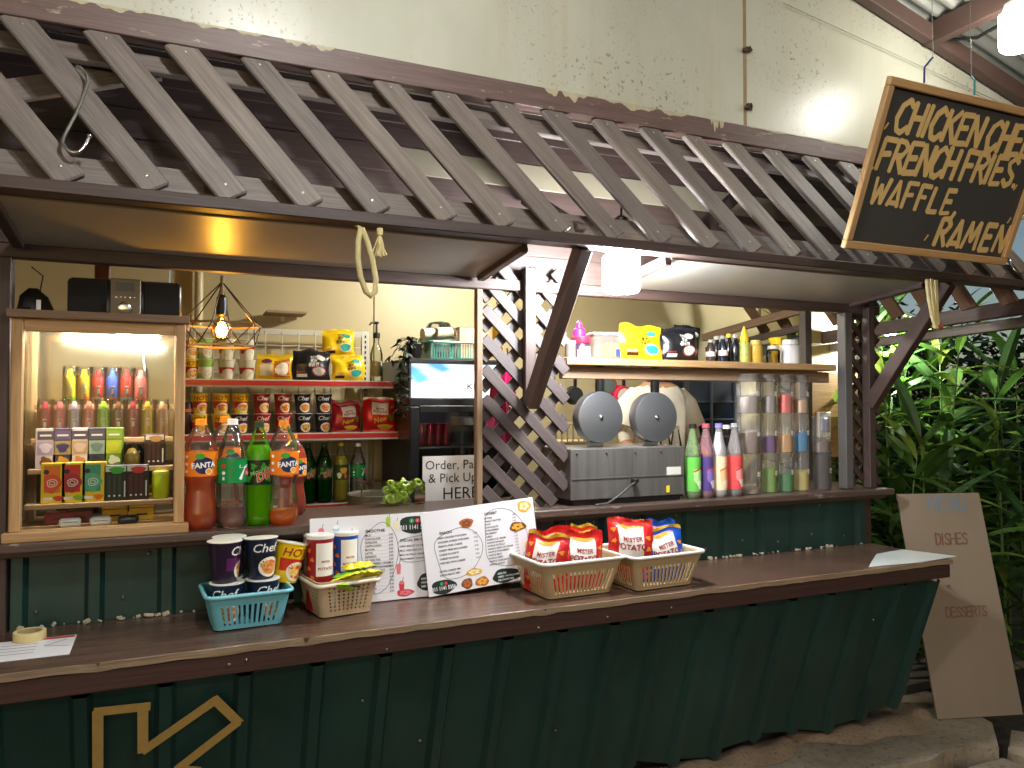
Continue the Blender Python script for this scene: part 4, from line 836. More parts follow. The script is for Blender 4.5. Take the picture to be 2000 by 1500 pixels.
c = thing('fridge_jar', 'tall clear jar with pale lid inside the fridge', 'jar', (aY(906, 860, 3.90).x, 3.92, .10 + sz_ - .322)); MB().lathe([(.055, 0), (.06, .01), (.06, .40), (.05, .43)], 24).build('glass', clear('jar_glass', (.72, .70, .66), .5), c); MB().lathe([(.064, .43), (.066, .435), (.066, .47), (.06, .474)], 24).build('lid', mat('#c9b79a', .5), c)
o = thing('order_sign', 'white paper sign in thin black lettering taped to the fridge door', 'sign', (aY(825, 940, 3.755).x, 3.754, 0)); zA, zB = aY(880, 987, 3.755).z, aY(880, 890, 3.755).z; SWd = .30; k_ = (zB - zA)
MB().box((SWd / 2, 0, (zA + zB) / 2), (SWd, .002, k_)).build('paper', mat('#e8e8ea', .5, 0, .02), o)
q = MB(); sf = lambda a, c, off=0: Vector((a, -.0012 - off, c)); q.text(sf, 'Order, Pay', .012, zB - .068, .066, 0, .0006); q.text(sf, '& Pick Up', .030, zB - .135, .066, 0, .0006); q.text(sf, 'HERE', .105, zB - .222, .086, 0, .0006); q.rect(sf, .105, zB - .236, .295, zB - .233, 0, .0006, 1, 1); q.build('lettering', [INK], o)
# things on the fridge
ft = .10 + top + .0005
o = thing('teal_basket', 'teal plastic basket on top of the fridge', 'basket', (fx0 + .30, 3.96, ft)); m = MB(); m.box((0, 0, .004), (.30, .18, .006))
for i in range(22): m.box((-.155 + .31 * i / 21, -.10, .045), (.006, .004, .085)); m.box((-.155 + .31 * i / 21, .10, .045), (.006, .004, .085))
m.build('basket_ribs', mat('#4f9d96', .35), o)['kind'] = 'stuff'; M_ = MB(); M_.tube([(x * .165, y * .108, .09) for x, y in ((-1, -.8), (-.9, -1), (.9, -1), (1, -.8), (1, .8), (.9, 1), (-.9, 1), (-1, .8))], .007, 8, 0, True); M_.build('basket_rim', mat('#5fada4', .35), o)
for s_ in (-1, 1): MB().box((s_ * .158, 0, .045), (.004, .20, .085)).build('basket_end', mat('#4f9d96', .35), o)
o = thing('clear_bag', 'crumpled clear plastic bag piled on the teal basket', 'bag', (fx0 + .22, 3.96, ft + .012)); MB().lathe([(.06, 0), (.09, .04), (.10, .09), (.085, .15), (.05, .19), (.01, .20)], 22, wob=lambda a, z: 1 + .14 * math.sin(5 * a + z * 60) + .08 * math.sin(9 * a - z * 90)).build('bag_skin', clear('bag_film', (.9, .9, .88), .8, .12), o)
o = thing('paper_roll', 'pale rolled paper bag lying on the teal basket', 'roll', (fx0 + .20, 3.93, ft + .10), (0, 0, .2)); M_ = MB(); M_.tube([(-.09, 0, .035), (0, 0, .04), (.085, 0, .05)], [.03, .034, .032], 16); M_.build('roll_body', mat('#cfc9b4', .6), o); MB().lathe([(.012, 0), (.02, .004), (.012, .006)], 14).build('roll_end', mat('#a59c86', .6), o, loc=(.087, 0, .05), rot=(0, math.pi / 2, 0))
o = thing('printed_carton', 'peach printed carton behind the post on the fridge top', 'carton', (fx0 + .42, 4.0, ft + .012)); MB().box((0, 0, .085), (.17, .10, .17), 0, .003).build('carton', mat('#d9b08e', .5, 0, .3, 45), o); MB().box((0, 0, .172), (.172, .102, .004), 0, .001).build('lid', mat('#c78b8b', .5), o)
o = thing('hanging_vine', 'dark potted vine trailing down between the rack and the fridge', 'plant', (fx0 + .055, 3.87, ft)); MB().lathe([(.032, 0), (.045, .06), (.047, .075)], 20).build('pot', mat('#15161c', .4), o)
r = random.Random(8)
def leafm(L, w, fold=.25, droop=.3, n=6):
    m = MB(); vs = []
    for i in range(n + 1):
        t = i / n; ww = w * math.sin(math.pi * min(1, t * .96 + .02)) ** .8 * (1 - .25 * t); z = -droop * L * t * t
        vs += [(-ww / 2, L * t, z + fold * ww / 2), (0, L * t, z), (ww / 2, L * t, z + fold * ww / 2)]
    for i in range(n): k = 3 * i; m.add([], []); m.f += [(k, k + 1, k + 4, k + 3), (k + 1, k + 2, k + 5, k + 4)]; m.m += [0, 0]
    m.v = vs; return m
vl = [leafm(.045, .020).mesh('leaf', mat('#1f2f24', .45, 0, .3)) for _ in range(2)]
for k in range(5):
    pts = [Vector((r.uniform(-.02, .02), -.01, .075))]; d = Vector((-.05 - .01 * k, -.035, .03))
    for i in range(9):
        pts.append(pts[-1] + d * .6); d = Vector((d.x * .6 + r.uniform(-.012, .012), d.y * .6 - .003, -.075))
    if k > 2: pts = pts[:4]
    MB().tube(pts, .002, 5).build('stem', mat('#2a2a1c', .6), o)
    for i, p in enumerate(pts):
        for j in range(4): link('leaf', vl[j % 2], o, p + Vector((r.uniform(-.012, .012), r.uniform(-.012, .012), r.uniform(-.02, .02))), (r.uniform(-.7, .5), r.uniform(-.6, .6), r.uniform(0, 6.28)))

# ================================================================== COUNTER
ZC = .8405
def basket(label, loc, rz, wb, db, wt, dt, h, col, rimcol, style, group):
    """tapered plastic basket: wb x db at the base, wt x dt at the rim"""
    o = thing('basket', label, 'basket', loc, (0, 0, rz), group); bm, rmn = mat(col, .38, 0, .06), mat(rimcol, .35, 0, .05)
    def rr(w, d, c, n=5):
        pts = []
        for sx, sy, a0 in ((1, -1, -90), (1, 1, 0), (-1, 1, 90), (-1, -1, 180)):
            for i in range(n + 1): a = R(a0 + 90 * i / n); pts.append((sx * (w / 2 - c) + c * math.cos(a), sy * (d / 2 - c) + c * math.sin(a)))
        return pts
    def ringf(t, off=0, c=.022): return rr(wb + (wt - wb) * t + off, db + (dt - db) * t + off, c)
    def shell(t0, t1, name, m, extra=0):
        A, B, C_, D = ringf(t0), ringf(t1), ringf(t1, -.006), ringf(t0, -.006); n = len(A); z0, z1 = h * t0 + .006, h * t1 + .006
        vs = [(*p, z0) for p in A] + [(*p, z1) for p in B] + [(*p, z1) for p in C_] + [(*p, z0) for p in D]
        fs = []
        for k in range(4):
            for i in range(n): fs.append((k * n + i, k * n + (i + 1) % n, ((k + 1) % 4) * n + (i + 1) % n, ((k + 1) % 4) * n + i))
        return MB().add(vs, fs).build(name, m, o, 40)
    MB().prism(ringf(.0), .004, .009).build('floor_panel', bm, o)
    top = .70 if style == 'slot' else .80
    shell(0, .10, 'lower_band', bm); shell(top, .985, 'upper_band', bm)
    # slotted or pierced sides: bars between the bands (and cross bars for the pierced kind)
    def bars(axis, sg, n):
        for i in range(n + 1):
            s_ = -1 + 2 * i / n
            def pt(t):
                w, d = wb + (wt - wb) * t - .003, db + (dt - db) * t - .003; q = s_ * ((w if axis == 0 else d) / 2 - .024)
                return Vector((q, sg * d / 2, h * t + .006)) if axis == 0 else Vector((sg * w / 2, q, h * t + .006))
            corner = i in (0, n)
            plank('side_bar', pt(.09), pt(top + .01), (.0080 if style == 'slot' else .0085), .003, bm, o, up=(1, 0, 0) if axis == 0 else (0, 1, 0), bev=.0005)
    nb = max(7, round(wb / .0175)); nd = max(7, round(db / .0175))
    for sg in (-1, 1): bars(0, sg, nb); bars(1, sg, nd)
    A = [(ringf(.08)[i], ringf(top + .02)[i]) for i in range(len(ringf(0)))]; n = len(A) // 4
    for c in range(4):
        m = MB(); seg = A[c * n:(c + 1) * n]; vs = [(*p, h * .08 + .006) for p, q in seg] + [(*q, h * (top + .02) + .006) for p, q in seg]
        m.add(vs, [(i, i + 1, n + i + 1, n + i) for i in range(n - 1)]); m.build('corner_wall', bm, o, 60)
    if style == 'pierced':
        for t in [.10 + (top - .08) * i / 7 for i in range(8)]:
            w, d = wb + (wt - wb) * t - .004, db + (dt - db) * t - .004; z = h * t + .006
            for sg in (-1, 1):
                plank('cross_bar', (-w / 2 + .02, sg * d / 2, z), (w / 2 - .02, sg * d / 2, z), .0055, .003, bm, o, bev=.0005); plank('cross_bar', (sg * w / 2, -d / 2 + .02, z), (sg * w / 2, d / 2 - .02, z), .0055, .003, bm, o, bev=.0005)
    m = MB(); rp = rr(wt + .008, dt + .008, .026)
    lift = (lambda x, y: (.014 * math.cos(2.2 * math.pi * x / wt) if style == 'pierced' else 0))
    m.tube([(x, y, h + .006 + lift(x, y)) for x, y in rp], .0062, 8, 0, True); m.build('rim', rmn, o, 60)
    for sx in (-1, 1):
        for sy in (-1, 1): MB().box((sx * (wb / 2 - .03), sy * (db / 2 - .03), .002), (.03, .03, .0038)).build('foot', bm, o)
    return o
GBK = 'plastic baskets along the counter'
B1 = Vector((.222, 2.475, ZC)); basket('small light blue slotted basket holding noodle cups', B1, R(3), .195, .155, .235, .20, .098, '#6fb7c6', '#7cc3d0', 'slot', GBK)
B2 = Vector((.505, 2.500, ZC)); basket('small beige pierced basket holding crisp tubs and sweets', B2, R(9), .165, .17, .205, .21, .112, '#bfa887', '#d9cdb6', 'pierced', GBK)
B3 = Vector((1.298, 2.435, ZC)); basket('beige slotted basket of red chips bags nearest the menus', B3, R(2), .255, .215, .325, .275, .120, '#b49c76', '#e4e0d8', 'slot', GBK)
B4 = Vector((1.632, 2.410, ZC)); basket('beige slotted basket with red and blue chips bags', B4, R(3), .25, .205, .315, .265, .118, '#b49c76', '#e4e0d8', 'slot', GBK)
GC = 'noodle cups in the blue basket'; K = dict(h=.120, r0=.036, r1=.048)
cup('navy', B1 + Vector((-.055, -.025, .0095)), 'navy noodle cup standing low in the blue basket under the purple cup', GC, rot=(0, 0, -.2), **K); cup('navy', B1 + Vector((.048, -.015, .0095)), 'navy noodle cup standing low under the upright navy cup', GC, rot=(0, 0, .4), **K)
cup('purple', B1 + Vector((-.062, -.020, .132)), 'purple and black noodle cup stacked on top in the blue basket', GC, rot=(0, 0, 1.2), **K); cup('navy', B1 + Vector((.044, -.012, .132)), 'navy noodle cup with bowl picture stacked on top', GC, rot=(R(-3), 0, .25), **K)
cup('purple', B1 + Vector((-.045, .048, .132)), 'noodle cup with greenish lid behind the purple cup', GC, rot=(0, 0, 2), **K); cup('navy', B1 + Vector((-.045, .062, .0095)), 'navy noodle cup at the back of the blue basket floor', GC, rot=(0, 0, 2), h=.118, r0=.034, r1=.044)
cup('yellow', B1 + Vector((.118, .03, .105)), 'yellow noodle cup tilted between the blue and beige baskets', 'noodle cups by the baskets', rot=(0, R(12), .35), **K)
def tub(u_off, col, panel, label, h, rz):
    o = thing('crisp_tub', label, 'crisp tub', B2 + u_off, (0, 0, rz), 'crisp tubs in the beige basket'); r = .042
    MB().lathe([(r * .96, 0), (r, .003), (r, h - .012)], 28).build('tub_body', mat(col, .3), o); MB().lathe([(r * 1.05, h - .0118), (r * 1.06, h - .002), (r * 1.02, h), (r * .9, h - .001)], 28).build('lid', mat('#e2e0d8', .35), o)
    q = MB(); sf = cyl(r); q.rect(sf, -.028, h * .46, .034, h * .90, 0, .0006, 8, 3); q.text(sf, 'POTATO', .003, h * .54, .0125, 1, .0012, 'CENTER', 0, .02); q.text(sf, 'MISTER', .003, h * .64, .009, 1, .0012, 'CENTER', 0, .02); q.text(sf, 'New', .004, h * .22, .036, 2, .0012, 'CENTER', .3, .02, .2)
    for i in range(6): q.blob(sf, -.042 - .012 * (i % 2), h * (.2 + .12 * i), .008, .007, 3, .0008, 10, 2, .2, i)
    q.build('printed_label', P('#ece8e0', '#a8242a', panel, '#d97a2c'), o)
tub(Vector((-.055, .010, .0095)), '#9c1a24', '#f0b52a', 'red crisp tub with white lid in the pierced beige basket', .235, R(12)); tub(Vector((.036, .058, .0095)), '#1c4fa8', '#e8eef4', 'blue crisp tub beside the red tub', .232, R(8)); tub(Vector((-.052, .098, .0095)), '#c9b08a', '#a8242a', 'pale crisp tub half hidden behind the red tub', .230, R(-30))
r = random.Random(2)
for i, (dx, dy, dz, c, l) in enumerate(((.02, -.055, .105, '#e8d81c', 'yellow sweet sachet lying on the front of the pierced basket'), (.03, -.03, .118, '#79c62c', 'lime green sweet sachet in the middle of the pierced basket'), (.055, -.005, .142, '#ead41e', 'yellow sachet with black ends on top of the pile'), (.075, -.045, .112, '#e0d42a', 'small yellow sachet by the rim corner'), (-.005, -.07, .088, '#a4cf30', 'green and yellow sachet at the bottom of the pile'), (.072, .0, .112, '#3a3a34', 'dark sachet tucked into the sweets'))):
    bag('sweet_sachet', l, 'sachet', B2 + Vector((dx, dy, dz)), (R(70 + 12 * (i % 3)), R(8 * (i - 2)), R(-15 + 14 * i)), .105 if i < 5 else .06, .05, .02, (c, '#23241a', '#3a8a2c', '#f0e6b0'), lambda d, sf, w, h: (d.rect(sf, -w * .3, h * .3, w * .3, h * .62, 1 if i % 2 else 2, .001, 6, 3)), 20 + i, 'sweets in the pierced basket')
CH = lambda c: (c, '#d0a83a', '#cfcbc6', '#8e1d22', '#d9862c')
def chips(label, loc, rot, c='#c01f1f', w=.17, h=.185, t=.075, seed=1, gp='chips bags in the counter baskets'): bag('chips_bag', label, 'chips bag', loc, rot, w, h, t, CH(c), pr_chips, seed, gp)
chips('red chips bag with white panel at the front of the basket nearest the menus', B3 + Vector((.045, -.035, .012)), (R(-6), 0, R(-2)), seed=31, w=.185)
chips('red chips bag turned toward the menus at the corner of its basket', B3 + Vector((-.092, -.02, .012)), (R(-5), R(3), R(-38)), seed=32, w=.15)
chips('red chips bag standing at the back of the first basket', B3 + Vector((.0, .055, .020)), (R(-3), R(-3), R(6)), seed=33); chips('orange red chips bag leaning at the far corner of the first basket', B3 + Vector((.095, .045, .022)), (R(-4), R(9), R(20)), '#c93318', seed=34, w=.15)
chips('red chips bag with folded yellow corner in the second basket', B4 + Vector((-.085, -.005, .030)), (R(-5), R(2), R(-28)), seed=35, w=.165, h=.20); chips('blue chips bag with white panel in the second basket', B4 + Vector((.045, -.035, .015)), (R(-6), R(-2), R(-6)), '#1a4fb5', seed=36, w=.185, h=.18)
chips('second blue chips bag behind the front blue one', B4 + Vector((.075, .045, .024)), (R(-3), R(7), R(8)), '#2257b8', seed=37, w=.16); chips('gold backed chips bag between the red and blue bags', B4 + Vector((-.01, .058, .020)), (R(-3), R(-3), R(2)), '#b9a878', seed=38, w=.15)
# menu boards
def menu(label, origin, ex, ey, w, h, fill):
    n = ex.cross(ey).normalized(); o = thing('menu_board', label, 'menu', origin); o.matrix_world = Matrix.Translation(origin) @ Matrix((ex, n * -1, ey)).transposed().to_4x4()
    MB().box((w / 2, .0015, h / 2), (w, .003, h), 0, .0005).build('board', mat('#dcdade', .35, 0, .02), o); q = MB(); fill(q, flat, w, h); q.build('printed_menu', [*P('#dcdade', '#23242a', '#1c2a2a', '#e8e8e6', '#3c9a5a', '#c23a44', '#d9737c', '#9cc3d4', '#a8c23a', '#8a5a4a', '#e9d9a8', '#b3603a', '#e0a53a', '#7a4a2a')], o); return o
def outline(q, pts, mi=1, w=.0014): q.line(flat, pts, w, mi)
def plate(q, cx, cz, rx, rz, mi, mj, ph): q.blob(flat, cx, cz, rx, rz, mi, .0006, 18, 2, .08, ph); [q.blob(flat, cx + rx * .45 * math.cos(i * 1.3 + ph), cz + rz * .45 * math.sin(i * 1.3 + ph), rx * .3, rz * .3, mj, .0010 + .0001 * i, 10, 1, .15, i) for i in range(5)]
def glassd(q, cx, cz, s_, mi, top): q.add([flat(cx + a * s_, cz + c * s_, .0007) for a, c in ((-.6, .9), (-.42, -1), (.42, -1), (.6, .9))], [(0, 1, 2, 3)], mi); q.blob(flat, cx, cz + s_ * 1.1, s_ * .55, s_ * .4, top, .0009, 12, 1); q.line(flat, [(cx + .1 * s_, cz + s_), (cx + .4 * s_, cz + 2.2 * s_)], .0016, 1)
L1 = ['MILO', 'CHOCOLATE', 'HORLICKS', 'CAPPUCCINO', 'MOCHA', 'LATTE', 'ESPRESSO', 'BROWN TEA', 'STRAWBERRY CREAM', 'YOGURT STRAWBERRY', 'ICED HAZELNUT', 'OREO', 'MANGO', 'TARO', 'VANILLA', 'MATCHA', 'LYCHEE']
def menu_drinks(q, sf, w, h):
    q.text(sf, 'SMOOTHIE', w * .40, h * .80, .0135, 1, .0008, 'LEFT', 0, .02)
    for i, t in enumerate(L1):
        z = h * (.755 - .041 * i); q.text(sf, t, w * .395, z, .0088, 1, .0008, 'LEFT', 0, .02); q.text(sf, '6.00' if i < 3 else '8.00', w * .575, z, .0085, 1, .0008, 'LEFT', 0, .01); q.rect(sf, w * .395, z - .002, w * .615, z - .0016, 9, .0005, 1, 1)
    outline(q, wave(w * .50, h * .50, w * .135, h * .42, .4)); q.text(sf, 'SPECIAL SMOOTHIE', w * .66, h * .665, .0125, 1, .0008, 'LEFT', 0, .02)
    for i, t in enumerate(('OREO BISCUIT ICE CREAM', 'MILO OREO BISCUIT', 'MILO NUTELLA CREAM', 'STRAWBERRY YOGURT ICE CREAM')): q.text(sf, t, w * .655, h * (.60 - .05 * i), .0085, 1, .0008, 'LEFT', 0, .02); q.text(sf, '12.00', w * .925, h * (.60 - .05 * i), .0085, 1, .0008)
    outline(q, wave(w * .80, h * .57, w * .17, h * .17, 1.2))
    q.blob(sf, w * .78, h * .86, w * .125, h * .105, 2, .0006, 24, 2, .06, 1); q.text(sf, '011 1141 5356', w * .78, h * .805, .0215, 3, .0012, 'CENTER', 0, .02, 0, .82); q.blob(sf, w * .755, h * .905, .0085, .0085, 4, .001, 14, 1); q.blob(sf, w * .80, h * .905, .0085, .0085, 5, .001, 14, 1)
    for x in (.755, .80): q.text(sf, 'c', w * x, h * .897, .012, 3, .0014, 'CENTER', 0, .01)
    glassd(q, w * .08, h * .80, .017, 5, 6); glassd(q, w * .185, h * .82, .018, 7, 3); glassd(q, w * .29, h * .74, .016, 9, 6); glassd(q, w * .575, h * .90, .014, 8, 8); glassd(q, w * .635, h * .85, .013, 10, 10); glassd(q, w * .905, h * .72, .013, 9, 6); glassd(q, w * .645, h * .34, .014, 6, 6); glassd(q, w * .665, h * .13, .016, 5, 6); plate(q, w * .69, h * .07, .03, .012, 5, 6, 1)
    q.blob(sf, w * .88, h * .17, w * .10, h * .10, 2, .0006, 24, 2, .07, 2)
    for i, t in enumerate(('ADD ON', 'WHIPPED CREAM', 'RM2')): q.text(sf, t, w * .815, h * (.20 - .045 * i), .0095, 3, .001, 'LEFT', 0, .02)
L2 = ['FRIED CHICKEN POPCORN', 'CHICKEN CHEESE POPCORN', 'FRENCH FRIES CHEESE', 'CHEESY FRIES BOLOGNESE', 'CHEESE NUGGETS', 'CHEESE SAUSAGE', 'WEDGES WITH CHEESE'] ; L3 = ['BUTTER', 'PEANUT BUTTER', 'KAYA', 'CHOCOLATE', 'STRAWBERRY', 'BLUEBERRY', 'OREO', 'WAFFLE ICE CREAM', 'WAFFLE BANANA', 'WAFFLE NUTELLA', 'WAFFLE OREO ICE CREAM', 'WAFFLE STRAWBERRY', 'WAFFLE MILO', 'WAFFLE OREO', 'WAFFLE HAZELNUT', 'WAFFLE KITKAT']
def menu_food(q, sf, w, h):
    q.text(sf, 'SNACKS', w * .14, h * .71, .0125, 1, .0008, 'LEFT', 0, .02); q.text(sf, 'DESSERT', w * .545, h * .86, .0125, 1, .0008, 'LEFT', 0, .02)
    for i, t in enumerate(L2): q.text(sf, t, w * .12, h * (.655 - .05 * i), .0088, 1, .0008, 'LEFT', 0, .02); q.text(sf, '9.00', w * .43, h * (.655 - .05 * i), .0085, 1, .0008)
    for i, t in enumerate(('EXTRA CHEESE RM1', 'EXTRA MAYO RM1')): q.text(sf, t, w * .11, h * (.26 - .045 * i), .0088, 1, .0008, 'LEFT', 0, .02)
    for i, t in enumerate(L3): q.text(sf, t, w * .54, h * (.81 - .038 * i), .0082, 1, .0008, 'LEFT', 0, .02); q.text(sf, '5.00', w * .79, h * (.81 - .038 * i), .008, 1, .0008)
    outline(q, wave(w * .28, h * .46, w * .20, h * .32, .8)); outline(q, wave(w * .70, h * .56, w * .19, h * .40, 2.0))
    plate(q, w * .38, h * .80, .026, .017, 11, 13, 0); plate(q, w * .91, h * .90, .027, .021, 12, 10, 1); plate(q, w * .83, h * .66, .033, .017, 13, 12, 2); plate(q, w * .40, h * .20, .030, .012, 12, 10, 3); plate(q, w * .46, h * .07, .026, .016, 11, 12, 4); plate(q, w * .33, h * -.0 + .022, .021, .018, 13, 11, 5); plate(q, w * .92, h * .40, .02, .018, 12, 11, 2)
    q.blob(sf, w * .13, h * .09, w * .105, h * .085, 2, .0006, 24, 2, .06, 1); q.text(sf, '011 1141 5356', w * .13, h * .055, .018, 3, .0012, 'CENTER', 0, .02, 0, .8); q.blob(sf, w * .115, h * .128, .006, .006, 4, .001, 12, 1); q.blob(sf, w * .150, h * .128, .006, .006, 5, .001, 12, 1)
    q.blob(sf, w * .68, h * .09, w * .13, h * .085, 2, .0006, 24, 2, .07, 2)
    for i, t in enumerate(('ADD ON', 'OREO / NUTELLA RM1', 'ICE CREAM RM2')): q.text(sf, t, w * .60, h * (.115 - .04 * i), .0085, 3, .001, 'LEFT', 0, .02)
p0 = aZ(566, 1180, ZC + .001); p0.y = 2.612; tl = .05
menu('white drinks menu board with phone number, behind the pierced basket', Vector((aY(606, 1080, 2.55).x, 2.535, ZC + .003)), Vector((1, 0, 0)), Vector((0, .11, .994)).normalized(), .455, .285, menu_drinks)
a, c, d = aY(818, 1157, 2.575), aY(1000, 1128, 2.575), aY(860, 1004, 2.56)
ex = Vector((math.cos(R(4.5)), 0, math.sin(R(4.5)))); ey = Vector((.035, .12, 1)); ey = (ey - ex * ey.dot(ex)).normalized()
menu('white food menu board tilted in front of the drinks menu', Vector((aY(838, 1157, 2.515).x, 2.515, ZC + .004)), ex, ey, .43, .285, menu_food)
# tape roll and flyer
p = aZ(60, 1246, ZC); o = thing('tape_roll', 'cream roll of masking tape lying on the counter end', 'tape roll', (p.x, 2.535, ZC + .0012)); MB().lathe([(.030, 0), (.040, 0), (.0405, .001), (.0405, .023), (.040, .024), (.030, .024), (.030, 0)], 32, cap=False).build('tape', mat('#d8c48c', .55, 0, .1, 30), o); MB().lathe([(.0285, .001), (.0298, .001), (.0298, .023), (.0285, .023), (.0285, .001)], 32, cap=False).build('core', mat('#b39a6a', .7), o)
qs = [aZ(u, v, ZC + .001) for u, v in ((-60, 1300), (118, 1280), (136, 1241), (-60, 1247))]
o = thing('flyer', 'white printed flyer with red header under the tape roll', 'flyer', (qs[0].x, qs[0].y, ZC)); w_, d_ = qs[1].x - qs[0].x + .02, qs[2].y - qs[1].y
MB().box((w_ / 2, d_ / 2, .0006), (w_, d_, .0008)).build('paper', PAPER, o); q = MB(); sf = lambda a, c, off=0: Vector((a, c, .001 + off)); q.rect(sf, w_ * .55, d_ * .88, w_ * .98, d_ * .98, 1, .0004, 1, 1); q.line(sf, [(w_ * .9, d_ * .8), (w_ * .68, d_ * .55), (w_ * .95, d_ * .45)], .003, 0, .0004)
for i in range(4): q.line(sf, [(w_ * .2, d_ * (.75 - .15 * i)), (w_ * .6, d_ * (.73 - .15 * i))], .0035, 0, .0004)
q.build('printed_text', P('#23242a', '#c23030'), o)
# masking tape arrow stuck to the skirt
TP = SK0 + sn * .0245; o = thing('tape_arrow', 'outline arrow of masking tape stuck on the green skirt', 'tape', aP(240, 1450, TP, sn)); tb_ = o.location.copy()
TAPE = mat('#b08f4e', .6, 0, .18, 35)
for i, (a, c) in enumerate((((191, 1520), (191, 1388)), ((183, 1391), (294, 1379)), ((279, 1377), (279, 1470)), ((276, 1468), (425, 1364)), ((416, 1362), (468, 1412)), ((466, 1408), (345, 1502)), ((345, 1500), (390, 1504)))):
    A_, B_ = aP(*a, TP, sn) + sn * (.0006 * i), aP(*c, TP, sn) + sn * (.0006 * i); plank('tape_strip', A_, B_, .026, .0005, TAPE, o, up=sn.cross(B_ - A_), bev=0, base=tb_)

# ================================================================== RIGHT BAY
# waffle maker
def stained():
    m, t, p = newmat('stained_steel'); c = ramp(t, noise(t, coords(t, (22, 22, 1.2), False), 1.0, 6, .7), [(.30, (.13, .118, .108)), (.70, (.22, .21, .20))]); t.links.new(c, p.inputs['Base Color']); p.inputs['Metallic'].default_value = .6; p.inputs['Roughness'].default_value = .36; return m
STAIN = stained()
wx0, wx1 = aY(1116, 930, 2.625).x, aY(1338, 930, 2.625).x; ww = wx1 - wx0
o = thing('waffle_maker', 'stainless twin waffle maker with two round lids raised', 'waffle maker', ((wx0 + wx1) / 2, 2.625, ZL)); hb = .200
MB().box((0, .15, .022 + hb / 2), (ww, .29, hb), 0, .003).build('steel_body', STAIN, o); MB().box((0, .0035, .105), (ww - .008, .004, .003)).build('panel_seam', mat('#55544f', .4), o); MB().box((0, .15, .010), (ww - .03, .27, .019)).build('black_base', BLACK, o)
MB().box((ww * .40, .0035, .12), (.07, .002, .036)).build('rating_plate', mat('#c9c7be', .5, 0, .15, 150), o); MB().box((ww * .345, .0035, .048), (.016, .002, .028), 0, .004).build('warning_sticker', mat('#e0c41c', .5), o)
MB().lathe([(.012, 0), (.012, .02), (.008, .03)], 14).build('cable_gland', BLACK, o, loc=(ww * .03, .003, .09), rot=(math.pi / 2, 0, 0))
M_ = MB(); M_.tube([(ww * .03, -.02, .088), (ww * -.03, -.03, .075), (ww * -.13, -.025, .035), (ww * -.22, -.02, .008), (ww * -.32, -.015, .003)], .0045); M_.build('power_cord', mat('#3a3a3a', .4), o)
screws(o, [(ww * k, .002, .205) for k in (-.45, -.2, .05, .28)], .004)
for u in (1168, 1276):
    c = aY(u, 815, 2.72); hd = link('round_lid', None, o); lx, lz = c.x - o.location.x, c.z - o.location.z; rl = .105
    M_ = MB(); M_.lathe([(rl * .97, -.055), (rl, -.05), (rl, -.004), (rl * .975, 0), (rl * .95, .001)], 40); M_.build('drum', mat('#7f8083', .34, .8, .12, 3), hd, loc=(lx, .07, lz), rot=(math.pi / 2 - .0, 0, 0))
    M_ = MB(); M_.lathe([(.010, 0), (.008, .006), (.003, .009)], 16); M_.build('boss', CHROME, hd, loc=(lx, .0688, lz), rot=(math.pi / 2, 0, 0))
    MB().box((lx + .012, .10, lz + rl + .045), (.034, .03, .125), 0, .008).build('handle', BLACK, hd, 60); MB().box((lx + .005, .095, lz + rl - .01), (.016, .02, .02), 0, .003).build('handle_clip', CHROME, hd)
    MB().box((lx, .12, (.222 + lz - rl * .75) / 2 + .0), (.075, .012, lz - rl * .75 - .222), 0, .002).build('hinge_plate', mat('#b3b5b2', .35, .8), hd)
# syrup bottles
def pr_syrup(d, sf, r, z, h): d.blob(sf, r * .1, z + h * .45, r * .75, h * .22, 1, .0006, 16, 3, .1, 1); d.line(sf, [(-r * .55 + r * .11 * k, z + h * (.56 + .012 * k + .035 * (k % 2))) for k in range(11)], h * .03, 2, .0012); d.blob(sf, r * .3, z + h * .2, r * .4, h * .13, 3, .0008, 12, 2, .2)
SY = [(1354, 'green', '#0f1f10', '#5fae4a', ('#5fae4a', '#a5d98a', '#c02a2a', '#e3efd0'), '#1a1a1a'), (1380, 'purple', '#1c1428', '#4a3a72', ('#4a3a72', '#7a66a8', '#c83a3a', '#d0c4dc'), '#b8485a'), (1405, 'white and peach', '#e8e4e0', '#ecc9a0', ('#ecc9a0', '#f2b98a', '#c05a3a', '#f4e6d4'), '#7a6fc0'), (1436, 'red', '#6e1220', '#cf4a4a', ('#cf4a4a', '#e88a8a', '#b01c28', '#f0dcd8'), '#9a9a98')]
for i, (u, n_, liq, lab, lc, cp) in enumerate(SY):
    bottle('syrup_bottle', f'tall {n_} labelled syrup bottle next to the waffle maker', onl(u, 2.66), .31, .0335, ('sy', i), liquid(liq, .1) if i != 2 else mat('#e4e0dc', .3), .60 if i != 2 else .9, (.10, .56, lab), cp, pr_syrup, lc, 'syrup bottles on the ledge', False, .0, clear('syrup_shell_%d' % i, ((.62, .85, .45), (.95, .55, .60), (.95, .95, .98), (.92, .86, .84))[i], .5, .05, .20), 'bottle', .32, .42, False)
for i, (u, Y, l) in enumerate(((1321, 2.78, 'empty clear bottle behind the green syrup'), (1420, 2.76, 'pinkish clear bottle behind the white syrup bottle'), (1300, 2.84, 'empty clear squeeze bottle behind the waffle maker'))):
    bottle('syrup_bottle', l, onl(u, Y), .30, .036, ('cl', i), None, .1, None, '#c9c4bc', None, (), 'clear bottles on the ledge', False, 0, clear('clear_shell_%d' % i, ((.9, .9, .88), (.95, .7, .7), (.9, .88, .84))[i], .55), 'bottle', .34, .4, False)
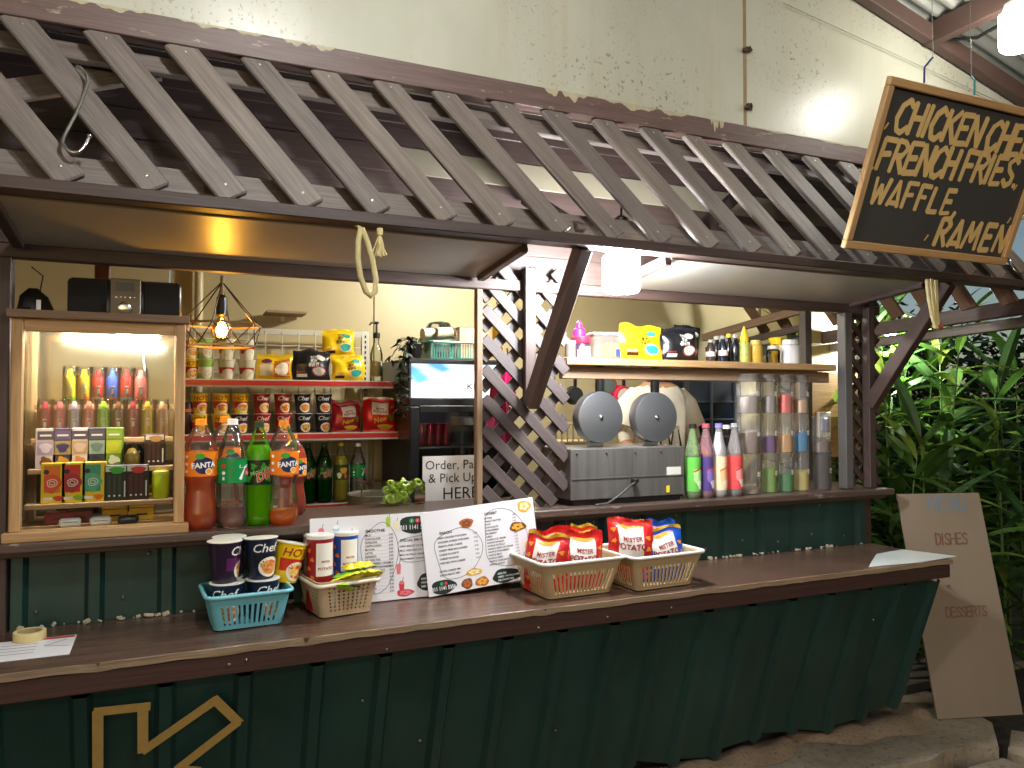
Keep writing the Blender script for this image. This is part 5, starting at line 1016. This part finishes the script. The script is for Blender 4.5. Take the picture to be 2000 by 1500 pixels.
# powder canisters
def canister(u, row, col, lvl, label, r=.036, h=.176, Y=2.70, mark=True, word=''):
    o = thing('powder_canister', label, 'canister', (aY(u, 880, Y).x, Y, ZL + row * (h + .0015)), (0, 0, 0), 'powder canisters stacked on the ledge')
    link('clear_wall', shared(('cw', r, h), lambda: MB().lathe([(r * .96, 0), (r, .003), (r, h - .01), (r * 1.03, h - .008), (r * 1.03, h)], 28).mesh('clear_wall', BOXCLEAR)), o)
    if col:
        m = MB(); m.lathe([(r * .95, .003), (r * .95, h * lvl * .9), (r * .94, h * lvl)], 24)
        m.v = [(x, y, z + (.15 * x if z > h * lvl * .85 else 0)) for x, y, z in m.v]; m.build('powder', mat(col, .9, 0, .12, 40, .3), o)
    if mark:
        q = MB(); sf = cyl(r); q.rect(sf, r * .1, h * .44, r * .95, h * .56, 0, .0006, 6, 1)
        if word: q.text(sf, word, r * .52, h * .465, h * .075, 1, .0010, 'CENTER', 0, .02)
        q.build('name_sticker', P('#e4e0d6', '#3a3a3a'), o)
CL = [(1462, .050, [('#b5a698', .12), ('#ab968a', .55), ('#bdb0a8', .45)], 'wide'), (1502, .034, [('#8cc03a', .62), ('#7a3f92', .42), ('#aca2a2', .45)], 'second'), (1534, .034, [('#37a548', .45), ('#f0b878', .46), ('#ee6a5c', .5)], 'third'), (1565, .034, [('#ecd872', .5), ('#2c93cf', .48), ('#d9b48e', .36)], 'fourth')]
NM = {'#b5a698': 'nearly empty', '#ab968a': 'greyish brown', '#bdb0a8': 'pale grey', '#8cc03a': 'light green', '#7a3f92': 'purple', '#aca2a2': 'ash grey', '#37a548': 'bright green', '#f0b878': 'peach', '#ee6a5c': 'coral', '#ecd872': 'pale yellow', '#2c93cf': 'blue', '#d9b48e': 'tan'}
for u, r_, rows, n_ in CL:
    for k, (c, l) in enumerate(rows): canister(u, k, c, l, f'clear canister of {NM[c]} powder in the {ORD[k]} tier of the stack', r_)
canister(1606, 0, '#3a201a', .95, 'canister filled with dark brown powder at the end of the row', .040, .176, 2.70, True, 'MILO'); canister(1604, 1, '#8d7a72', .3, 'canister of pinkish powder on top of the dark brown one', .040, .17, 2.70)
# things on the plank shelf
ZP = 1.6875
def onp(u, Y=2.75): return (aY(u, 690, Y).x, Y, ZP)
o = thing('sauce_jar', 'dark chocolate sauce jar with crimson lid on the plank shelf', 'jar', onp(1135)); MB().lathe([(.034, 0), (.038, .006), (.038, .055), (.034, .062)], 24).build('jar_body', mat('#3a2030', .3), o); MB().lathe([(.039, .0625), (.040, .065), (.040, .088), (.036, .09)], 24).build('lid', mat('#b8223c', .35), o)
q = MB(); sf = cyl(.038); q.rect(sf, -.035, .006, .035, .034, 0, .0005, 8, 1); q.line(sf, [(-.026 + .0052 * k, .040 + .008 * (k % 2)) for k in range(11)], .003, 0, .0009); q.build('printed_label', P('#ded6d6'), o)
o = thing('squeeze_bottle', 'bright pink squeeze bottle standing behind the sauce jar', 'bottle', onp(1131, 2.85)); MB().lathe([(.022, 0), (.024, .01), (.024, .10)], 20).build('bottle_body', mat('#d7b6c2', .4), o); MB().lathe([(.025, .1005), (.026, .13), (.014, .136), (.012, .16), (.004, .168)], 20).build('cap', mat('#e02c8c', .35), o)
o = thing('small_tin', 'small pale tin at the lattice end of the plank shelf', 'tin', onp(1114)); MB().lathe([(.022, 0), (.023, .003), (.023, .06)], 18).build('tin_body', mat('#6a6460', .4), o); MB().lathe([(.024, .0605), (.024, .07), (.02, .071)], 18).build('lid', mat('#bdb9a8', .4), o)
o = thing('clear_box', 'clear lidded box with amber contents on the plank shelf', 'box', onp(1180, 2.79), (0, 0, R(-8))); MB().box((0, 0, .052), (.135, .11, .10), 0, .006).build('box_wall', BOXCLEAR, o); MB().box((0, 0, .106), (.142, .116, .010), 0, .003).build('lid', mat('#c8b9a0', .4), o); MB().box((.022, -.01, .036), (.06, .06, .066), 0, .01).build('contents', mat('#d99a1c', .5, 0, .4, 40), o); MB().box((.04, -.056, .028), (.022, .002, .03), 0, .004).build('sticker', mat('#273a8c', .4), o)
bag('noodle_pack', 'yellow noodle pack standing on the plank shelf under the bulb', 'noodle pack', onp(1252, 2.72), (R(-4), 0, 0), .205, .135, .05, YEL, pr_ramen, 51, 'noodle packs on the plank shelf'); bag('noodle_pack', 'black noodle pack beside the yellow one on the plank shelf', 'noodle pack', onp(1328, 2.73), (R(-4), 0, R(-6)), .165, .135, .05, BLK, pr_ramen, 52, 'noodle packs on the plank shelf'); bag('noodle_pack', 'second black noodle pack leaning behind the first on the shelf', 'noodle pack', onp(1338, 2.80), (R(-3), R(6), R(3)), .15, .155, .05, BLK, pr_ramen, 53, 'noodle packs on the plank shelf')
for i, (u, Y, h_, b_, c_) in enumerate(((1388, 2.74, .10, '#3a2f2a', '#9a9488'), (1400, 2.82, .125, '#14161c', '#a8a498'), (1412, 2.74, .12, '#1a1d28', '#8c8a84'), (1424, 2.83, .14, '#161a24', '#e0bd2a'), (1436, 2.76, .13, '#12151e', '#aaa69c'))):
    o = thing('dark_bottle', f'small dark bottle, {ORD[i]} from the noodle packs on the plank shelf', 'bottle', onp(u, Y), (0, 0, 0), 'dark bottles on the plank shelf'); MB().lathe([(.019, 0), (.021, .004), (.021, h_ * .62), (.011, h_ * .8), (.010, h_ * .87)], 18).build('bottle_body', mat(b_, .2), o); MB().lathe([(.0125, h_ * .871), (.0125, h_ * .98), (.009, h_)], 14).build('cap', mat(c_, .4), o)
    if i in (0, 2): MB().lathe([(.0214, h_ * .25), (.0214, h_ * .45)], 18, cap=False).build('label_sleeve', mat('#cfcac0', .5), o)
def jarp(u, Y, r_, h_, bc, lc, lab, name, bodyname='jar_body'):
    o = thing(name, lab, 'jar', onp(u, Y)); MB().lathe([(r_ * .92, 0), (r_, .005), (r_, h_ * .74), (r_ * .72, h_ * .82)], 22).build(bodyname, bc, o); MB().lathe([(r_ * .78, h_ * .821), (r_ * .8, h_ * .86), (r_ * .74, h_)], 20).build('lid', lc, o); return o
o = jarp(1454, 2.74, .024, .12, mat('#a8aa58', .4, 0, .5, 60), mat('#e8c41c', .35), 'squeeze bottle with tall pointed yellow cap on the shelf', 'squeeze_bottle'); MB().lathe([(.016, .1205), (.012, .14), (.004, .165)], 16).build('nozzle', mat('#e8c41c', .35), o)
jarp(1476, 2.74, .030, .105, mat('#c09a3c', .35, 0, .3, 40), mat('#c9b45a', .4), 'amber jar with mustard lid on the plank shelf', 'sauce_jar')
jarp(1510, 2.76, .032, .085, clear('mug_glass', (.85, .82, .78), .5), mat('#d9d0bc', .4), 'clear glass jar between the amber jar and the white tub', 'glass_jar')
jarp(1543, 2.75, .046, .115, mat('#c9c6c6', .35), mat('#d6d4d2', .35), 'big white tub with screw lid at the end of the shelf', 'white_tub')
o = thing('yellow_bag', 'crumpled yellow bag peeking out behind the white tub', 'bag', onp(1519, 2.85)); MB().lathe([(.02, 0), (.03, .05), (.028, .10), (.038, .13), (.03, .135)], 16, wob=lambda a, z: 1 + .2 * math.sin(4 * a + 30 * z)).build('bag_skin', mat('#e0bf22', .4), o); MB().lathe([(.021, .09), (.031, .10)], 12, cap=False).build('tie', mat('#7c6a20', .5), o)
# pans on the back wall, basket rack, pink cloths
def pan(u, v, Y, r_, rim, face, label):
    c = aY(u, v, Y); o = thing('hanging_pan', label, 'pan', (c.x, Y, c.z), (0, 0, 0), 'pans hanging behind the waffle maker')
    MB().lathe([(r_ * .8, 0), (r_, -.035), (r_ * 1.03, -.035), (r_ * .84, .004), (0.001, .004)], 28, cap=False).build('pan_bowl', mat(rim, .35), o, rot=(math.pi / 2, 0, 0)); MB().lathe([(r_ * .70, .0045), (r_ * .7, .006), (r_ * .66, .0065)], 26).build('pan_base', mat(face, .4), o, rot=(math.pi / 2, 0, 0)); MB().box((0, .01, r_ + .07), (.02, .014, .15), 0, .005).build('handle', BLACK, o)
pan(1125, 772, 3.95, .055, '#17191c', '#22262a', 'small black pan hanging by the lattice'); pan(1188, 752, 3.95, .07, '#b8203c', '#5a6460', 'crimson pan with dark inside half hidden by the lid'); pan(1220, 775, 3.93, .072, '#c02848', '#c8c0b8', 'crimson pan with pale base between the two lids')
p = aY(1105, 850, 3.6); o = thing('dish_rack', 'cream plastic dish rack behind the lattice screen', 'dish rack', (p.x + .02, 3.6, 1.0)); MB().box((0, 0, .30), (.30, .22, .02), 0, .004).build('rack_tray', mat('#cbb98c', .4), o)
for i in range(9): MB().box((-.13 + .033 * i, -.10, .355), (.007, .006, .09)).build('rack_bar', mat('#d6c69c', .4), o)
MB().box((0, -.10, .40), (.30, .01, .012), 0, .002).build('rack_rim', mat('#d6c69c', .4), o); MB().box((0, 0, .145), (.26, .18, .289)).build('stand', mat('#6f6250', .6), o)
for i, (u, v, c, w_, h_, l) in enumerate(((992, 740, '#d8246e', .09, .22, 'bright pink apron hanging behind the lattice screen'), (975, 800, '#8e1f4a', .14, .30, 'dark magenta cloth hanging behind the lattice screen'), (972, 650, '#d9a81e', .06, .24, 'mustard yellow cloth hanging high behind the lattice screen'))):
    c0 = aY(u, v, 3.2 + .12 * i); o = thing('hanging_cloth', l, 'cloth', (c0.x, 3.2 + .12 * i, c0.z)); MB().grid(lambda a, d: ((a - .5) * w_ * (.55 + .45 * d), .016 * math.sin(a * 14 + d * 2), .5 * h_ - d * h_), 24, 10).build('cloth', mat(c, .8), o, 60); MB().tube([(0, 0, .5 * h_), (0, .01, .5 * h_ + .03)], .004).build('hook', CHROME, o)
c0 = aY(1622, 830, 3.3); o = thing('wall_socket', 'white socket box with blue plug beside the canisters', 'socket', (c0.x, 3.365, c0.z)); MB().box((0, -.012, 0), (.09, .03, .15), 0, .004).build('socket_box', WHITE, o); MB().box((-.012, -.04, .0), (.045, .028, .08), 0, .006).build('plug', mat('#8a8fc0', .4), o)

# ------------------------------------------------------------------ the cook behind the waffle maker
def person():
    px = aY(1284, 800, 3.75).x; base = Vector((px, 3.75, .13)); o = thing('person', 'person in a loose white T-shirt standing behind the waffle maker', 'person', base)
    V = []; E = []; RD = []
    def add(p, r, par=None):
        V.append(p); RD.append(r if isinstance(r, tuple) else (r, r))
        if par is not None: E.append((par, len(V) - 1))
        return len(V) - 1
    pel = add((0, 0, .93), (.15, .115)); waist = add((0, 0, 1.10), (.145, .11), pel); ch = add((0, -.01, 1.30), (.165, .115), waist); sh = add((0, 0, 1.43), (.12, .09), ch); nk = add((.01, -.015, 1.51), .052, sh); hd0 = add((.02, -.03, 1.585), (.066, .075), nk); hd1 = add((.025, -.035, 1.66), (.076, .092), hd0); add((.025, -.03, 1.735), (.062, .075), hd1); add((.025, -.135, 1.645), .012, hd1)
    for s_ in (-1, 1):
        hp = add((s_ * .095, 0, .86), .092, pel); kn = add((s_ * .105, -.01, .47), .06, hp); an = add((s_ * .11, .02, .08), .042, kn); add((s_ * .115, -.13, .035), .034, an)
        a = add((s_ * .185, 0, 1.40), .062, sh); e = add((s_ * .245, -.03, 1.13), .045, a); w = add((s_ * .17, -.25, 1.05), .030, e); pm = add((s_ * .155, -.32, 1.045), (.036, .018), w)
        for k in range(4): f1 = add((s_ * (.185 - .021 * k), -.375 - .006 * (k in (1, 2)), 1.04), .0085, pm); add((s_ * (.185 - .021 * k), -.415 - .01 * (k in (1, 2)), 1.02), .0075, f1)
        t1 = add((s_ * .115, -.33, 1.035), .010, pm); add((s_ * .10, -.365, 1.025), .0085, t1)
    me = bpy.data.meshes.new('body'); me.from_pydata(V, E, []); ob = bpy.data.objects.new('body_tmp', me); COL.objects.link(ob)
    sk = ob.modifiers.new('skin', 'SKIN'); sk.use_smooth_shade = True; sb = ob.modifiers.new('sub', 'SUBSURF'); sb.levels = 2; sb.render_levels = 2
    for v, r_ in zip(me.skin_vertices[0].data, RD): v.radius = r_
    me.skin_vertices[0].data[0].use_root = True
    bpy.context.view_layer.update(); dg = bpy.context.evaluated_depsgraph_get(); m2 = bpy.data.meshes.new_from_object(ob.evaluated_get(dg)); bpy.data.objects.remove(ob)
    m2.materials.clear(); [m2.materials.append(x) for x in (mat('#b98a68', .55, 0, .05), mat('#e2dccb', .8, 0, .06), mat('#23262e', .8))]
    for f in m2.polygons:
        c = f.center; f.use_smooth = True
        f.material_index = 2 if c.z < .90 and abs(c.y) < .2 else 1 if .90 <= c.z < 1.475 and not (c.y < -.13 or (abs(c.x) > .2 and c.z < 1.17)) else 0
    b = link('body', m2, o)
    m = MB()                                   # loose shirt hanging off the shoulders
    prof = [(.175, .86), (.178, .95), (.17, 1.10), (.178, 1.25), (.18, 1.36), (.155, 1.43), (.10, 1.475), (.066, 1.50)]
    m.lathe(prof, 40, cap=False, wob=lambda a, z: (1 - .28 * abs(math.sin(a)) ** 1.5) * (1 + .025 * math.sin(7 * a + z * 9) * (1.5 - z))); m.build('shirt', mat('#e6e0cf', .85, 0, .05), o, 80)
    for s_ in (-1, 1): MB().tube([(s_ * .14, 0, 1.425), (s_ * .20, -.005, 1.37), (s_ * .245, -.02, 1.24)], [.06, .066, .070], 18).build('sleeve', mat('#e6e0cf', .85, 0, .05), o, 80)
    MB().lathe([(.068, 1.498), (.070, 1.506), (.066, 1.512)], 24, cap=False).build('collar', mat('#2c2e36', .7), o)
    MB().grid(lambda a, c: Vector((.025, -.028, 1.675)) + Vector((.083 * math.cos(2 * math.pi * a) * math.sin(.02 + c * 1.75), .098 * math.sin(2 * math.pi * a) * math.sin(.02 + c * 1.75) + .012, .10 * math.cos(c * 1.75) + (.035 * c * max(0, -math.sin(2 * math.pi * a))))), 28, 10).build('hair', mat('#15120f', .6), o, 80)
    for s_ in (-1, 1): MB().lathe([(.001, -.006), (.009, -.002), (.009, .002), (.001, .004)], 10).build('eye', mat('#1a1512', .2), o, loc=(.025 + s_ * .03, -.118, 1.665), rot=(math.pi / 2, 0, 0)); MB().lathe([(.006, -.008), (.02, -.003), (.016, .006)], 12).build('ear', mat('#b98a68', .55, 0, .05), o, loc=(.025 + s_ * .082, -.02, 1.65), rot=(0, s_ * math.pi / 2, 0))
    MB().tube([(.0, -.112, 1.605), (.025, -.118, 1.602), (.05, -.112, 1.605)], .006).build('mouth', mat('#8d4c40', .5), o)
person()

# ================================================================== HANGING THINGS
# chalkboard sign, tilted toward the yard
Yb, Yt = 1.95, 1.75
bl, br_, tl_ = aY(1645, 484, Yb), aY(1960, 518, Yb), aY(1738, 148, Yt)
ex = (br_ - bl).normalized(); ey = tl_ - bl; ey = (ey - ex * ey.dot(ex)); hh = ey.length; ey.normalize(); wd = (br_ - bl).length; nn = ex.cross(ey)
o = thing('chalkboard_sign', 'black chalkboard in a pine frame listing chicken, fries, waffle and ramen', 'sign', bl); o.matrix_world = Matrix.Translation(bl) @ Matrix((ex, -nn, ey)).transposed().to_4x4()
MB().box((wd / 2, .006, hh / 2), (wd - .03, .006, hh - .03)).build('board', mat('#3d3b39', .65, 0, .25, 3), o)
for p_, q_ in (((0, 0, .014), (wd, 0, .014)), ((0, 0, hh - .014), (wd, 0, hh - .014))): plank('frame_bar', p_, q_, .028, .022, PINE, o)
for x in (.014, wd - .014): plank('frame_bar', (x, 0, .0285), (x, 0, hh - .0285), .028, .022, PINE, o, up=(1, 0, 0))
def loc2(u, v): p = aP(u, v, bl, nn) - bl; return p.dot(ex), p.dot(ey)
CHK = mat('#d6b474', .6, 0, .15, 60); sf = lambda a, c, off=0: Vector((a, .003 - off, c))
for txt, b0, t0, u1 in (('CHICKEN CHEE', (1743, 255), (1755, 190), 0), ('FRENCH FRIES.', (1708, 330), (1722, 268), 0), ('WAFFLE,', (1698, 395), (1708, 345), 0), ('RAMEN', (1822, 478), (1838, 425), 0)):
    x, z = loc2(*b0); x2, z2 = loc2(*t0); e = {'CHICKEN CHEE': (2012, 310), 'FRENCH FRIES.': (1988, 362), 'WAFFLE,': (1872, 422), 'RAMEN': (1962, 492)}[txt]; xe, ze = loc2(*e); hgt = (z2 - z) * .98
    q = MB(); adv = sum((.42 if ch in "I.,'" else .35 if ch == ' ' else 1.0 if ch in 'MW' else .80) for ch in txt) * hgt; q.hand(sf, txt, max(x, .035), z, hgt, 0, .001, None, (xe - max(x, .035)) / adv, .20, (ze - z) / max(.1, xe - x) * .8); q.build('lettering_line', [CHK], o)
for u, v in ((1757, 172), (1728, 252), (1698, 338), (1806, 470), (1968, 436), (1980, 372)): x, z = loc2(u, v); MB().line(sf, [(x, z), (x + .012, z + .022)], .007, 0, .001).build('brush_tick', [CHK], o)
for u, v, u2, v2, c in ((1805, 162, 1822, 112, '#27407a'), (1903, 186, 1897, 150, '#2f7f86')):
    x, z = loc2(u, v); p2 = aP(u2, v2, bl + nn * -.04, nn) - bl; M_ = MB(); M_.tube([(x, 0, z), (x + .004, .02, z + .05), (p2.dot(ex), .04, p2.dot(ey))], .0035, 6); M_.build('cable_tie', mat(c, .4), o)
    a, c_ = p2.dot(ex), p2.dot(ey); top = o.matrix_world @ Vector((a, .04, c_)); q_ = Vector((top.x, top.y, roofz(top.x) + .03)); M_ = MB(); M_.tube([(a, .04, c_), o.matrix_world.inverted() @ q_], .0012, 5); M_.build('hanging_wire', mat('#77746c', .5), o)
# S-hooks
def shook(label, pts, r_=.0045):
    o = thing('s_hook', label, 'hook', pts[0]); M_ = MB(); P_ = [Vector(p) - Vector(pts[0]) for p in pts]; out = []
    for i in range(len(P_) - 1):
        p0, p1, p2, p3 = P_[max(i - 1, 0)], P_[i], P_[i + 1], P_[min(i + 2, len(P_) - 1)]
        for k in range(5): t = k / 5; out.append(.5 * ((2 * p1) + (p2 - p0) * t + (2 * p0 - 5 * p1 + 4 * p2 - p3) * t * t + (3 * p1 - p0 - 3 * p2 + p3) * t ** 3))
    out.append(P_[-1]); M_.tube(out, r_, 8); M_.lathe([(.001, -.006), (.006, -.003), (.006, .003), (.001, .006)], 10, 0, out[-1]); M_.build('hook_wire', CHROME, o, 60)
hk = lambda u, v, d=0: aP(u, v, Vector((0, 2.392, 2.532)) + nrm * (.030 + d), nrm)
shook('big silver hook hanging on a slat at the dark end of the awning', [hk(146, 134, -.035), hk(154, 130, -.005), hk(166, 143, .008), hk(170, 165, .01), hk(150, 218, .012), hk(124, 270, .012), hk(128, 288, .014), hk(143, 298, .016), hk(160, 292, .018), hk(175, 266, .02)])
shook('small white hook on the awning beneath the chalkboard', [hk(1966, 496, -.02), hk(1972, 505), hk(1976, 518), hk(1984, 530), hk(1996, 534), hk(2004, 526)], .0035)
# ropes
ROPE = mat('#cfc08a', .85, 0, .2, 120, .6)
ry = 2.14; rp = lambda u, v: aY(u, v, ry); top = rp(705, 446); o = thing('rope_loop', 'cream cotton rope loop with frayed tassel hanging from the awning', 'rope', top)
M_ = MB(); pts = [rp(u, v) - top for u, v in ((705, 446), (700, 470), (699, 505), (704, 540), (715, 570), (724, 578), (733, 570), (734, 545), (727, 505), (717, 470), (707, 446))]
M_.tube(pts, .0085, 8); M_.build('loop', ROPE, o, 60)
tp = rp(742, 446) - top; M_ = MB(); r = random.Random(6); M_.tube([tp, tp + Vector((0, 0, -.02))], .009, 8); M_.build('tassel_head', ROPE, o)
for i in range(16): a = r.uniform(-1, 1); MB().tube([tp + Vector((0, 0, -.015)), tp + Vector((a * .013, r.uniform(-.01, .01), -.045)), tp + Vector((a * .027, r.uniform(-.014, .014), -.082 + .006 * abs(a)))], .0028, 5).build('strand', ROPE, o)
M_ = MB(); w1, w2 = rp(700, 440) - top, rp(706, 290) - top; M_.tube([pts[0], Vector((pts[0].x, .12, .04)), Vector((w2.x, .16, w2.z))], .0055, 6); M_.build('upper_cord', ROPE, o)
ry2 = 2.14; top = aY(1816, 545, ry2); o = thing('rope_bundle', 'doubled cream rope hanging at the stall corner with red tip', 'rope', top)
for k, (us) in enumerate((((1810, 545), (1813, 580), (1820, 615), (1826, 640)), ((1819, 545), (1822, 580), (1826, 612), (1829, 641)), ((1828, 547), (1829, 580), (1830, 610), (1832, 634)))): MB().tube([aY(u, v, ry2 + .006 * k) - top for u, v in us], .007, 8).build('rope_strand', ROPE, o, 60)
e = aY(1834, 636, ry2) - top; MB().tube([e, e + Vector((.012, 0, -.012)), e + Vector((.014, 0, .01))], .005, 6).build('red_tip', mat('#b8404a', .6), o)

# ================================================================== RIGHT SIDE: leaning board and plants
q4 = [aY(1752, 966, 2.62), aY(1905, 955, 2.62)]; bb = [aZ(1838, 1408, ZS + .003), aZ(1998, 1440, ZS + .003)]
bb[0].y = max(bb[0].y, 2.30); A0 = Vector((bb[0].x, 2.44, ZS + .004)); ex = Vector((1, -.30, 0)).normalized(); top_ = Vector((aY(1752, 966, 2.62).x, 2.62, aY(1752, 966, 2.62).z)); ey = (top_ - A0); hh = ey.length; ey = (ey - ex * ey.dot(ex)).normalized(); nn = ex.cross(ey); wd = .43
o = thing('plywood_board', 'tall bare plywood board leaning at the counter end with faded lettering', 'board', A0); o.matrix_world = Matrix.Translation(A0) @ Matrix((ex, -nn, ey)).transposed().to_4x4()
PLY = mat((.25, .19, .135), .75, 0, .22, 3, .15)
sl = (top_ - A0).dot(ex) / hh
MB().add([(0, 0, 0), (wd, 0, 0), (wd + sl * hh, 0, hh), (sl * hh, 0, hh), (0, .009, 0), (wd, .009, 0), (wd + sl * hh, .009, hh), (sl * hh, .009, hh)], [(0, 1, 2, 3), (7, 6, 5, 4), (0, 4, 5, 1), (1, 5, 6, 2), (2, 6, 7, 3), (3, 7, 4, 0)]).build('sheet', PLY, o, 0)
sf = lambda a, c, off=0: Vector((a, -off, c))
def loc3(u, v): p = aP(u, v, A0, nn) - A0; return p.dot(ex), p.dot(ey)
for txt, uv, hp, mi in (('MENU', (1812, 1000), 30, 0), ('DISHES', (1828, 1064), 22, 1), ('DESSERTS', (1848, 1206), 20, 1)): x, z = loc3(*uv); z2 = loc3(uv[0], uv[1] - hp)[1]; MB().hand(sf, txt, x, z, z2 - z, mi, .0008, None, .72 if txt != 'MENU' else .85, .14, 0, 0).build('faded_word', P('#74808a', '#75503f'), o)
PG = 'leafy plants growing beside the stall'
def leaf_mat(c):
    m, t, p = newmat('leaf_' + c[1:]); k = srgb(c); v = coords(t, (60, 4, 4)); col = ramp(t, noise(t, v, 2, 5), [(.3, tuple(x * .6 for x in k)), (.7, k)])
    br = ramp(t, noise(t, coords(t, (6, 3, 3)), 2, 6, .7), [(.66, (0, 0, 0)), (.74, (1, 1, 1))]); col = mixc(t, br, col, (.20, .15, .05)); t.links.new(col, p.inputs['Base Color']); p.inputs['Roughness'].default_value = .48
    tl = t.nodes.new('ShaderNodeBsdfTranslucent'); t.links.new(col, tl.inputs[0]); mx = t.nodes.new('ShaderNodeMixShader'); mx.inputs[0].default_value = .35; t.links.new(p.outputs[0], mx.inputs[1]); t.links.new(tl.outputs[0], mx.inputs[2]); t.links.new(mx.outputs[0], t.nodes['Material Output'].inputs[0]); return m
LM = [leaf_mat(c) for c in ('#4a7029', '#5a8033', '#3e5f30', '#7a9038')]
leaves = [leafm(L, w, .35, d, 8).mesh('leaf', LM[i % 4]) for i, (L, w, d) in enumerate(((.42, .075, .35), (.36, .068, .5), (.48, .080, .2), (.32, .06, .6), (.40, .085, .4)))]
r = random.Random(21)
spots = [(3.75, 3.10, 1.9), (4.02, 3.0, 2.1), (3.75, 3.5, 1.8), (4.3, 3.2, 2.0), (4.05, 3.6, 2.2), (3.8, 3.8, 2.0), (4.5, 3.5, 1.95), (3.62, 2.95, 1.35), (4.28, 2.82, 1.65), (4.75, 3.1, 1.8), (3.95, 2.75, 1.30), (4.6, 2.75, 1.5), (4.9, 3.7, 2.1), (4.35, 4.0, 2.25), (5.2, 3.3, 1.9), (4.55, 3.0, 1.2), (4.15, 2.6, 1.0), (5.0, 2.9, 1.5), (3.72, 2.85, 1.4), (3.7, 3.3, 1.65), (3.9, 3.25, 1.75), (4.2, 3.4, 1.85), (4.45, 3.25, 1.6), (3.6, 2.75, .95), (3.85, 2.95, 1.1)]
for i, (x, y, h_) in enumerate(spots):
    o = thing('leafy_plant', 'tall green plant with long pointed leaves beside the stall', 'plant', (x, y, -.10), (0, 0, r.uniform(0, 6)), PG)
    lx, ly = r.uniform(-.12, .12), r.uniform(-.12, .12)
    f = lambda t: Vector((lx * t * t, ly * t * t, h_ * t)); MB().tube([f(k / 8) for k in range(9)], [.013 - .0012 * k for k in range(9)], 7).build('stem', mat('#3f5a24', .5), o)
    n = int(h_ * 15)
    for k in range(n):
        t = .22 + .78 * k / (n - 1); a = k * 2.4 + r.uniform(-.4, .4); link('leaf', leaves[r.randrange(5)], o, f(t), (R(r.uniform(5, 60) + (25 if t > .85 else 0)), R(r.uniform(-20, 20)), a))
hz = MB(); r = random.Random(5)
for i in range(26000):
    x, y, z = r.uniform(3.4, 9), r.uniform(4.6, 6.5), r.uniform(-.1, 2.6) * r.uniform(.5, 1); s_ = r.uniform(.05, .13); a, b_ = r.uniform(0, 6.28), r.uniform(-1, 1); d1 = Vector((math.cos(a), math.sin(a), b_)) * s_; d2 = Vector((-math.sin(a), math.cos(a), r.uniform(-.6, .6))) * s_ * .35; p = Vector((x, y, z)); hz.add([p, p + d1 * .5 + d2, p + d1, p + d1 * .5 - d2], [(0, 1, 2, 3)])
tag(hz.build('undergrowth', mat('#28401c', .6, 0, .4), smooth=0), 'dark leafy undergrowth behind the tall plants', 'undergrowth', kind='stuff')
